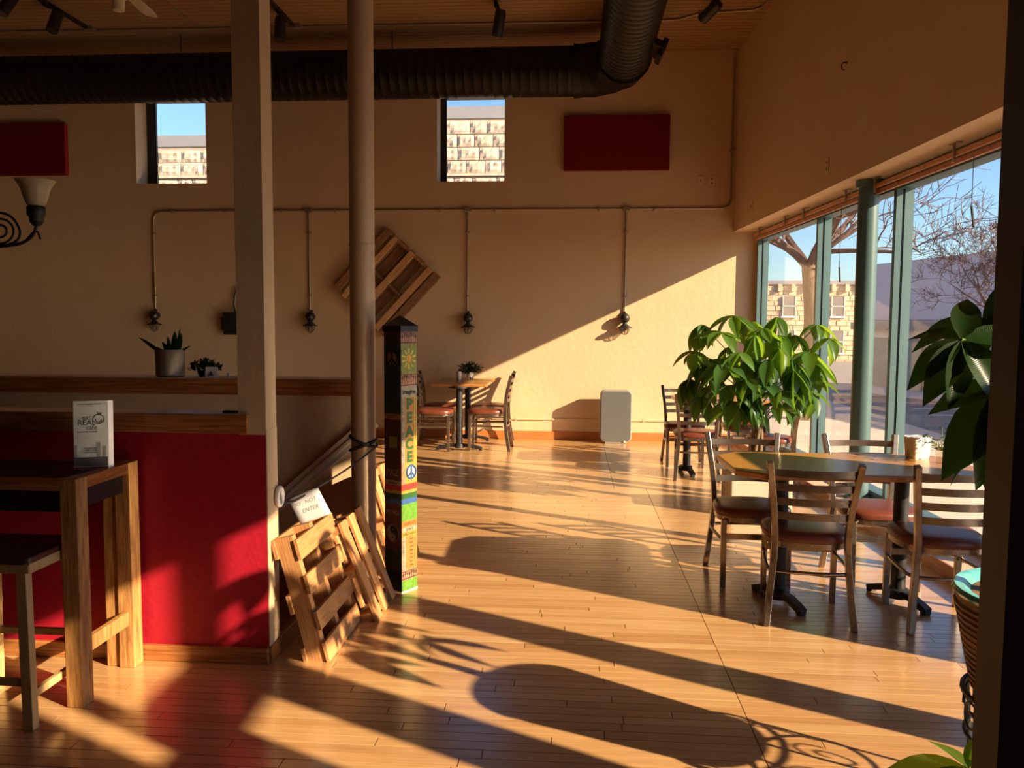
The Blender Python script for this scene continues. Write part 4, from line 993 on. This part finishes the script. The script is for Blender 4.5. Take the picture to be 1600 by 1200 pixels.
# ---------------------------------------------------------------- painted peace post
def peace_post():
    a = math.atan2(4.452-4.336, -.85+.92)                  # direction of the right face, front corner outwards
    s = .125
    o = thing('painted_peace_post', 'square painted post with a black pyramid cap and big green letters', 'art post', (-.92, 4.336, 0), a)
    # local x along right face, y along left face (away); corner at the origin
    MB().box(0, s, 0, s, 0, 1.43).build('shaft', m_pr['brown'], o, bevel=.003)
    b = MB(); e = .006; b.box(-e, s+e, -e, s+e, 1.43, 1.462); c = s/2
    b.add([(-e, -e, 1.462), (s+e, -e, 1.462), (s+e, s+e, 1.462), (-e, s+e, 1.462), (c, c, 1.52)], [(0, 1, 4), (1, 2, 4), (2, 3, 4), (3, 0, 4)]); b.build('pyramid_cap', m_black, o)
    T = .0006
    def R(z0, z1, col, x0=.0, x1=s, k=1): MB().box(x0+.0005, x1-.0005, -T*k, -T*(k-1)+.0003, z0, z1).build('painted_panel', m_pr[col], o)
    def Lf(z0, z1, col, y0=.0, y1=s, k=1): MB().box(-T*k, -T*(k-1)+.0003, y0+.0005, y1-.0005, z0, z1).build('painted_panel', m_pr[col], o)
    RM = lambda x, z, k=2: tr(x, -T*k, z) @ rot('X', pi/2)
    LMx = lambda y, z, k=2: tr(-T*k, y, z) @ rot('Z', -pi/2) @ rot('X', pi/2)
    # right face, top to bottom
    R(1.365, 1.43, 'pink'); R(1.205, 1.365, 'olive'); R(1.135, 1.205, 'pink'); R(1.075, 1.135, 'cream'); R(.715, 1.075, 'orange', .028, .1); R(.715, 1.075, 'cream', 0, .028); R(.715, 1.075, 'yellow', .1, s)
    R(.60, .715, 'yellow', .03, s); R(.60, .715, 'pink', 0, .03); R(.565, .60, 'red'); R(.548, .565, 'yellow'); R(.518, .548, 'green'); R(.49, .518, 'blue'); R(.395, .49, 'lime')
    R(.36, .395, 'orange'); R(.335, .36, 'cream'); R(.305, .335, 'yellow'); R(.12, .305, 'cream', 0, .032); R(.12, .305, 'orange', .032, s); R(.065, .12, 'pink'); R(0, .065, 'lime')
    # borders of little dark trees
    for z0, z1 in ((1.368, 1.427), (1.138, 1.202), (.07, .116)):
        b = MB()
        for i in range(7):
            x = .012+i*.017; t = .004*((i*5) % 3)
            b.box(x-.002, x+.002, -T*2, -T, z0+.004, z1-.022+t)
            b.add([(x+.0075*cos(q), -T*2.2, z1-.02+t+.011*sin(q)) for q in [2*pi*j/10 for j in range(10)]], [tuple(range(10))])
        b.box(.001, s-.001, -T*2, -T, z0, z0+.006); b.box(.001, s-.001, -T*2, -T, z1-.005, z1)
        b.build('tree_border', m_pr['brown'], o)
        b = MB()
        for i in range(7):
            y = .012+i*.017; b.box(-T*2, T*.5, y-.003, y+.003, z0+.004, z1-.01)
        b.build('tree_border', m_pr['black'], o)
    # sun
    b = MB(); b.add([(.062+.021*cos(q), -T*2.4, 1.285+.021*sin(q)) for q in [2*pi*j/20 for j in range(20)]], [tuple(range(20))]); b.build('sun_disc', m_pr['sunorange'], o)
    b = MB()
    for k in range(10):
        q = 2*pi*k/10+.3; d = Vector((cos(q), 0, sin(q))); n = Vector((-sin(q), 0, cos(q)))*.0028; c_ = Vector((.062, -T*2.2, 1.285)); b.add([c_+d*.028-n, c_+d*.056-n*1.6, c_+d*.056+n*1.6, c_+d*.028+n], [(0, 1, 2, 3)])
    b.build('sun_rays', m_pr['sunyellow'], o)
    text('imagine', .034, m_pr['black'], o, RM(s/2, 1.104), shear=.05, bold=.001)
    for ch, z in zip('PEACE', (1.035, .960, .885, .815, .745)): text(ch, .078, m_pr['green'], o, RM(.064, z), ext=.0005, sx=1.12, bold=.0045)
    for i, ch in enumerate('FREEDOM UNITY HOPE JOY LOVE'): text(ch, .0125, m_pr['brown'], o, RM(.014, 1.06-i*.0125), name='small_lettering')
    for i, ch in enumerate('HARMONY FAITH KIND'): text(ch, .0125, m_pr['brown'], o, RM(.112, 1.06-i*.0125), name='small_lettering')
    def peace(Mf, r, m, ring):
        b = MB(); b.tube([Mf @ Vector((r*cos(q), r*sin(q), 0)) for q in [2*pi*j/24 for j in range(24)]], r*.16, 6, closed=True)
        for q in (pi/2, -pi/2, -pi/4, -3*pi/4): b.tube([Mf @ Vector((0, 0, 0)), Mf @ Vector((r*cos(q), r*sin(q), 0))], r*.13, 6)
        b.build('peace_symbol', m, o)
    MB().add([RM(.077, .662, 2) @ Vector((.040*cos(q), .040*sin(q), 0)) for q in [2*pi*j/24 for j in range(24)]], [tuple(range(24))]).build('symbol_disc', m_pr['white'], o)
    peace(RM(.077, .662, 3), .036, m_pr['blue'], 1)
    text('SHANTI', .028, m_pr['red'], o, RM(s/2, .377)); text('SMILE', .022, m_pr['brown'], o, RM(s/2, .347)); text('KINDNESS', .021, m_pr['brown'], o, RM(s/2, .319))
    for i, ch in enumerate('TOLERANCE PEACE'): text(ch, .013, m_pr['brown'], o, RM(.016, .295-i*.0122), name='small_lettering')
    for i in range(8): text('love', .014, m_pr['brown'], o, RM(.08, .29-i*.021), name='small_lettering')
    # left face
    Lf(1.205, 1.365, 'dgreen'); Lf(1.365, 1.43, 'brown'); Lf(.985, 1.205, 'dgreen'); Lf(.955, .985, 'pink'); Lf(.73, .955, 'brown'); Lf(.80, .86, 'olive', .03, .09, 2); Lf(.62, .70, 'brown'); Lf(.595, .62, 'cream'); Lf(.565, .595, 'red'); Lf(.548, .565, 'yellow'); Lf(.518, .548, 'dgreen'); Lf(.49, .518, 'blue')
    Lf(.40, .46, 'brown'); Lf(.24, .40, 'brown'); Lf(.14, .23, 'dgreen'); Lf(.0, .12, 'dgreen')
    MB().add([LMx(.065, 1.285) @ Vector((.04*cos(q), .045*sin(q), 0)) for q in [2*pi*j/24 for j in range(24)]], [tuple(range(24))]).build('symbol_disc', m_pr['pink'], o)
    peace(LMx(.065, 1.285), .042, m_pr['black'], 1)
    text('UNITY', .026, m_pr['brown'], o, LMx(.065, .97)); text('PAZ', .052, m_pr['cream'], o, LMx(.065, .66)); text('shalom', .022, m_pr['brown'], o, LMx(.065, .607)); text('PEOPLE', .03, m_pr['cream'], o, LMx(.065, .44))
    # yin-yang
    yy = LMx(.065, .325); r = .045
    MB().add([yy @ Vector((r*cos(q), r*1.1*sin(q), 0)) for q in [2*pi*j/28 for j in range(28)]], [tuple(range(28))]).build('symbol_disc', m_pr['cream'], o)
    pts = [(r*.93*cos(q), r*1.03*sin(q)) for q in [-pi/2+pi*j/14 for j in range(15)]]+[(r*.46*cos(q), r*.5+r*.5*sin(q)) for q in [pi/2+pi*j/8 for j in range(1, 8)]]+[(-r*.46*cos(q), -r*.5+r*.5*sin(q)) for q in [pi/2+pi*j/8 for j in range(0, 8)]]
    yb = LMx(.065, .325, 2.6)
    MB().add([yb @ Vector((x, y, 0)) for x, y in pts], [tuple(range(len(pts)))]).build('yin_yang_half', m_pr['black'], o)
    for sgn, mm in ((1, 'black'), (-1, 'cream')):
        yd = LMx(.065, .325+sgn*r*.5, 3.2); MB().add([yd @ Vector((r*.13*cos(q), r*.13*sin(q), 0)) for q in [2*pi*j/12 for j in range(12)]], [tuple(range(12))]).build('yin_yang_dot', m_pr['cream' if sgn > 0 else 'black'], o)
    MB().box(-.002, s+.002, -.002, s+.002, 0, .006).build('base_edge', m_white, o)
peace_post()

# ---------------------------------------------------------------- blinds along the window head
o = thing('roll_blind', 'copper coloured wooden slat blind rolled up along the window head', 'blind', (0, 0, 0))
for (z, w) in ((2.555, .20), (2.515, .225)):
    b = MB(); b.box(.2, 10.1, w-.012, w+.012, z-.018, z+.018, M=RWM); b.build('slat_roll', m_copper, o, bevel=.005)
for Y in (9.9, 8.9, 8.3, 7.2, 6.6, 5.4, 4.4):
    u = u_at(Y); b = MB(); b.box(u-.05, u+.05, .17, .21, 2.612, 2.62, M=RWM); b.box(u-.008, u+.008, .17, .185, 2.5, 2.615, M=RWM); b.build('bracket', m_steel, o)
for Y, z in ((7.35, 1.98), (5.2, 2.2)):
    q = RWM @ Vector((u_at(Y), .2, 0)); b = MB(); b.tube([(q.x, q.y, 2.5), (q.x, q.y, z)], .0025, 4); b.tube([(q.x, q.y, z), (q.x-.01, q.y-.06, z-.13)], .008, 6); b.build('pull_cord', m_cord, o)

# round-cornered board added on the ledge behind the post, unseen, to shade the floor
o = thing('window_board', 'rounded sign board leaning in the window behind the dark post', 'sign board', (0, 0, 0))
Mb = RWM @ tr(u_at(3.62), .24, .09) @ Matrix(((1, 0, 0, 0), (0, 0, -1, 0), (0, 1, 0, 0), (0, 0, 0, 1)))
b = MB(); b.prism(rrect(-.36, .36, 0, 1.38, .12, 6), -.012, .012, M=Mb); b.build('panel', m_dkbr, o, bevel=.003)
b = MB(); b.box(-.3, -.26, -.06, .05, 0, .02, M=Mb @ rot('X', -pi/2)); b.box(.26, .3, -.06, .05, 0, .02, M=Mb @ rot('X', -pi/2)); b.build('foot', m_dkbr, o)

# ---------------------------------------------------------------- outdoors
g = MB(); g.add([(-60, -40, -.35), (90, -40, -.35), (90, 20, -.35), (-60, 20, -.35), (90, 120, -2.2), (-60, 120, -2.2)], [(0, 1, 2, 3), (3, 2, 4, 5)])
struct(g.build('ground', m_asph))
w = MB(); w.box(.44, 3.2, -6, 18, -.4, .0, M=RWM @ tr(-6, 0, 0)); 
sw = struct(MB().add([(2.45, 10.8, -.02), (2.45+.4, -6, -.02), (5.2, -6, -.05), (5.2, 22, -.05), (2.0, 22, -.02), (2.0, 10.8, -.02)], [(0, 1, 2, 3, 4, 5)]).build('sidewalk', m_walk))
sw.modifiers.new('s', 'SOLIDIFY').thickness = .3
st = MB()
for k in range(7): st.box(6.5+.2*k, 6.6+.2*k+4, 12+1.3*k, 12.12+1.3*k, -.349, -.343)
stuff(tag(st.build('road_marking', m_white), 'faint white parking lines on the street', None)); bpy.data.objects['road_marking']['kind'] = 'structure'

def stone_building():
    o = thing('stone_building', 'sunlit rock-faced limestone building seen through the two high windows', 'building', (0, 19, 0))
    MB().box(-13, -5, .05, 5, -1, 5.6).build('wall_core', m_mort, o); MB().box(-5, 2, .05, 5, -1, 6.22).build('wall_core', m_mort, o)
    MB().box(-13, -5, .02, 5, 5.58, 5.84).build('coping', m_cop, o); MB().box(-5, 2, .02, 5, 6.15, 6.42).build('coping', m_cop, o)
    rnd = random.Random(21); protos = []
    for k in range(5):
        b = MB(); vs = []; nx, nz = 6, 4
        for i in range(nx+1):
            for j in range(nz+1):
                e = i in (0, nx) or j in (0, nz); vs.append((-.5+i/nx, -(.0 if e else rnd.uniform(.012, .05)), -.5+j/nz))
        fs = [(i*(nz+1)+j, (i+1)*(nz+1)+j, (i+1)*(nz+1)+j+1, i*(nz+1)+j+1) for i in range(nx) for j in range(nz)]
        n0 = len(vs); vs += [(-.5, .14, -.5), (.5, .14, -.5), (.5, .14, .5), (-.5, .14, .5)]
        c = [0, nx*(nz+1), nx*(nz+1)+nz, nz]
        bot = [i*(nz+1) for i in range(nx+1)]; top = [i*(nz+1)+nz for i in range(nx+1)]; lf = list(range(nz+1)); rt = [nx*(nz+1)+j for j in range(nz+1)]
        fs += [tuple([n0, n0+1]+bot[::-1]), tuple([n0+2, n0+3]+top), tuple([n0+3, n0]+lf), tuple([n0+1, n0+2]+rt[::-1])]
        me = bpy.data.meshes.new('stone_block'); me.from_pydata(vs, [], fs); me.materials.append(m_stone); protos.append(me)
    z = 4.25; row = 0; cnt = 0
    while z < 6.1:
        h = .295 if row != 1 else .30
        x = -10.6+rnd.random()*.3
        while x < -.4:
            wd = rnd.uniform(.34, .58)
            top = 5.56 if x+wd/2 < -5 else 6.13
            if z+h*.6 < top and (x+wd < -7.2 or x > -5 and x+wd < .1):
                bl = bpy.data.objects.new('stone_block', rnd.choice(protos)); COL.objects.link(bl); bl.parent = o
                zt = min(z+h-.02, top+.03); bl.location = (x+wd/2, .02, (z+zt)/2); bl.scale = (wd-.02, 1, zt-z); cnt += 1
            x += wd
        z += h; row += 1
        if row == 2:
            MB().box(-11, 0, -.05, .15, z, z+.055).build('string_course', m_stone, o); z += .075
stone_building()

def far_stone():
    o = thing('far_stone_house', 'distant sunlit stone house across the street behind the middle panes', 'house', (0, 60, -1.4))
    MB().box(8.5, 23.5, 0, 8, 0, 5.75).build('wall', m_stone_far, o)
    MB().box(8.3, 23.7, -.25, 8, 5.75, 6.0).build('cornice', m_cop, o)
    b = MB(); rnd = random.Random(2); z = .05; k = 0
    while z < 5.7:
        x = 8.5+(.35 if k % 2 else 0)
        while x < 23.4:
            wd = rnd.uniform(.55, .8); b.box(x, min(x+wd-.05, 23.5), -rnd.uniform(.03, .12), .02, z, z+.30); x += wd
        z += .35; k += 1
    stuff(b.build('stone_courses', m_stone_far, o))
    for k in range(16): MB().box(8.9+k*.93, 9.15+k*.93, -.35, 0, 5.25, 5.75).build('corbel', m_stone_far, o)
    for x in (10.2, 12.6, 15.3, 18.7, 20.6, 22.2):
        for z0, z1 in ((3.5, 4.9), (.9, 2.5)):
            wn = MB().box(x-.42, x+.42, -.16, -.10, z0, z1).build('window', m_dkglass, o)
            f = MB(); f.box(x-.46, x-.41, -.2, -.08, z0, z1); f.box(x+.41, x+.46, -.2, -.08, z0, z1); f.box(x-.46, x+.46, -.2, -.08, (z0+z1)/2-.03, (z0+z1)/2+.03); f.box(x-.55, x+.55, -.24, -.08, z0-.12, z0); f.build('window_frame', m_white, wn)
m_stone_far = mat('far_limestone', (.74, .56, .38), (.52, .38, .25), 1.6, rough=.9, bump=.4)
far_stone()

def lavender_shop():
    d = Vector((.254, -.967, 0)).normalized(); A = Vector((8.3, 22.9, 0)); ang = math.atan2(d.y, d.x)
    o = thing('grey_shop_building', 'long grey lavender shop building in shade across the street', 'building', tuple(A), ang)
    # local x along the facade toward the viewer, y=+ is away from us (right side), facade at y=0
    MB().box(-.6, 16, 0, 8, 1.62, 3.14).build('upper_wall', m_bldg, o)
    MB().box(-.6, 16, .05, 8, -.4, 1.62).build('lower_wall', m_bldg, o)
    MB().box(-.7, 16, -.45, 0, 1.36, 1.56).build('canopy', m_awn, o)
    MB().box(-.6, 16, -.05, .05, 1.15, 1.36).build('sign_band', m_paper, o)
    MB().box(4.2, 16, -.1, 8, 3.14, 3.42).build('cornice', m_plbeige, o)
    for k in range(6):
        x = -.3+k*2.4; wn = MB().box(x, x+2.0, -.02, .06, -.15, 1.1).build('shop_window', m_bldgd, o)
        MB().box(x+.95, x+1.05, -.04, .06, -.15, 1.1).build('window_bar', m_cop, wn)
lavender_shop()

def tree(name, label, base, h0, r0_, seed, levels, spread, trunk_pts, n_main, reach, twig=.0045):
    rnd = random.Random(seed); o = thing(name, label, 'tree', base); tk = MB(); br = MB()
    def grow(p, d, L, r, lv):
        n = 3 if lv < 2 else 5; pts = [p]; rs = [r]
        for i in range(n):
            d = (d+Vector((rnd.uniform(-1, 1), rnd.uniform(-1, 1), rnd.uniform(-.7, .9)))*.17).normalized(); p = p+d*L/n; pts.append(p); rs.append(max(twig*.7, r*(1-.5*(i+1)/n)))
        br.tube(pts, rs, 6 if lv > 3 else 3, caps=False)
        if lv <= 0: return
        for k in range(3 if lv > 1 else 4):
            t = n if k == 0 else rnd.randrange(1, n+1); q = pts[t]
            a = Vector((rnd.uniform(-1, 1), rnd.uniform(-1, 1), rnd.uniform(-.55, .75))).normalized()
            grow(q, (d*.8+a*spread).normalized(), L*rnd.uniform(.58, .82), max(twig, rs[t]*.66), lv-1)
    nT = len(trunk_pts); tk.tube(smoothpath(trunk_pts, 3), [r0_*(1-.35*i/((nT-1)*3)) for i in range((nT-1)*3+1)], 12)
    tk.build('trunk', m_bark, o, smooth=60)
    top = Vector(trunk_pts[-1])
    for k in range(n_main):
        a = 2*pi*k/n_main+rnd.random(); grow(top-Vector((0, 0, .08)), Vector((cos(a)*spread, sin(a)*spread, .85)).normalized(), reach, r0_*.38, levels)
    stuff(br.build('branches', m_twig, o)); return o
tree('street_tree', 'thick trunked bare street tree just outside beyond the first window panes', (3.80, 13.4, -.05), 3.2, .19, 5, 5, .85, [(0, 0, 0), (.03, 0, 1.0), (.0, 0, 1.8), (-.08, 0, 2.5)], 5, 1.6, .006)
tree('bare_tree', 'slender forked bare tree with a reddish twiggy crown before the grey building', (7.0, 14.0, -.35), 1.75, .085, 11, 6, .8, [(0, 0, 0), (-.02, 0, .9), (.05, 0, 1.85)], 5, .95)
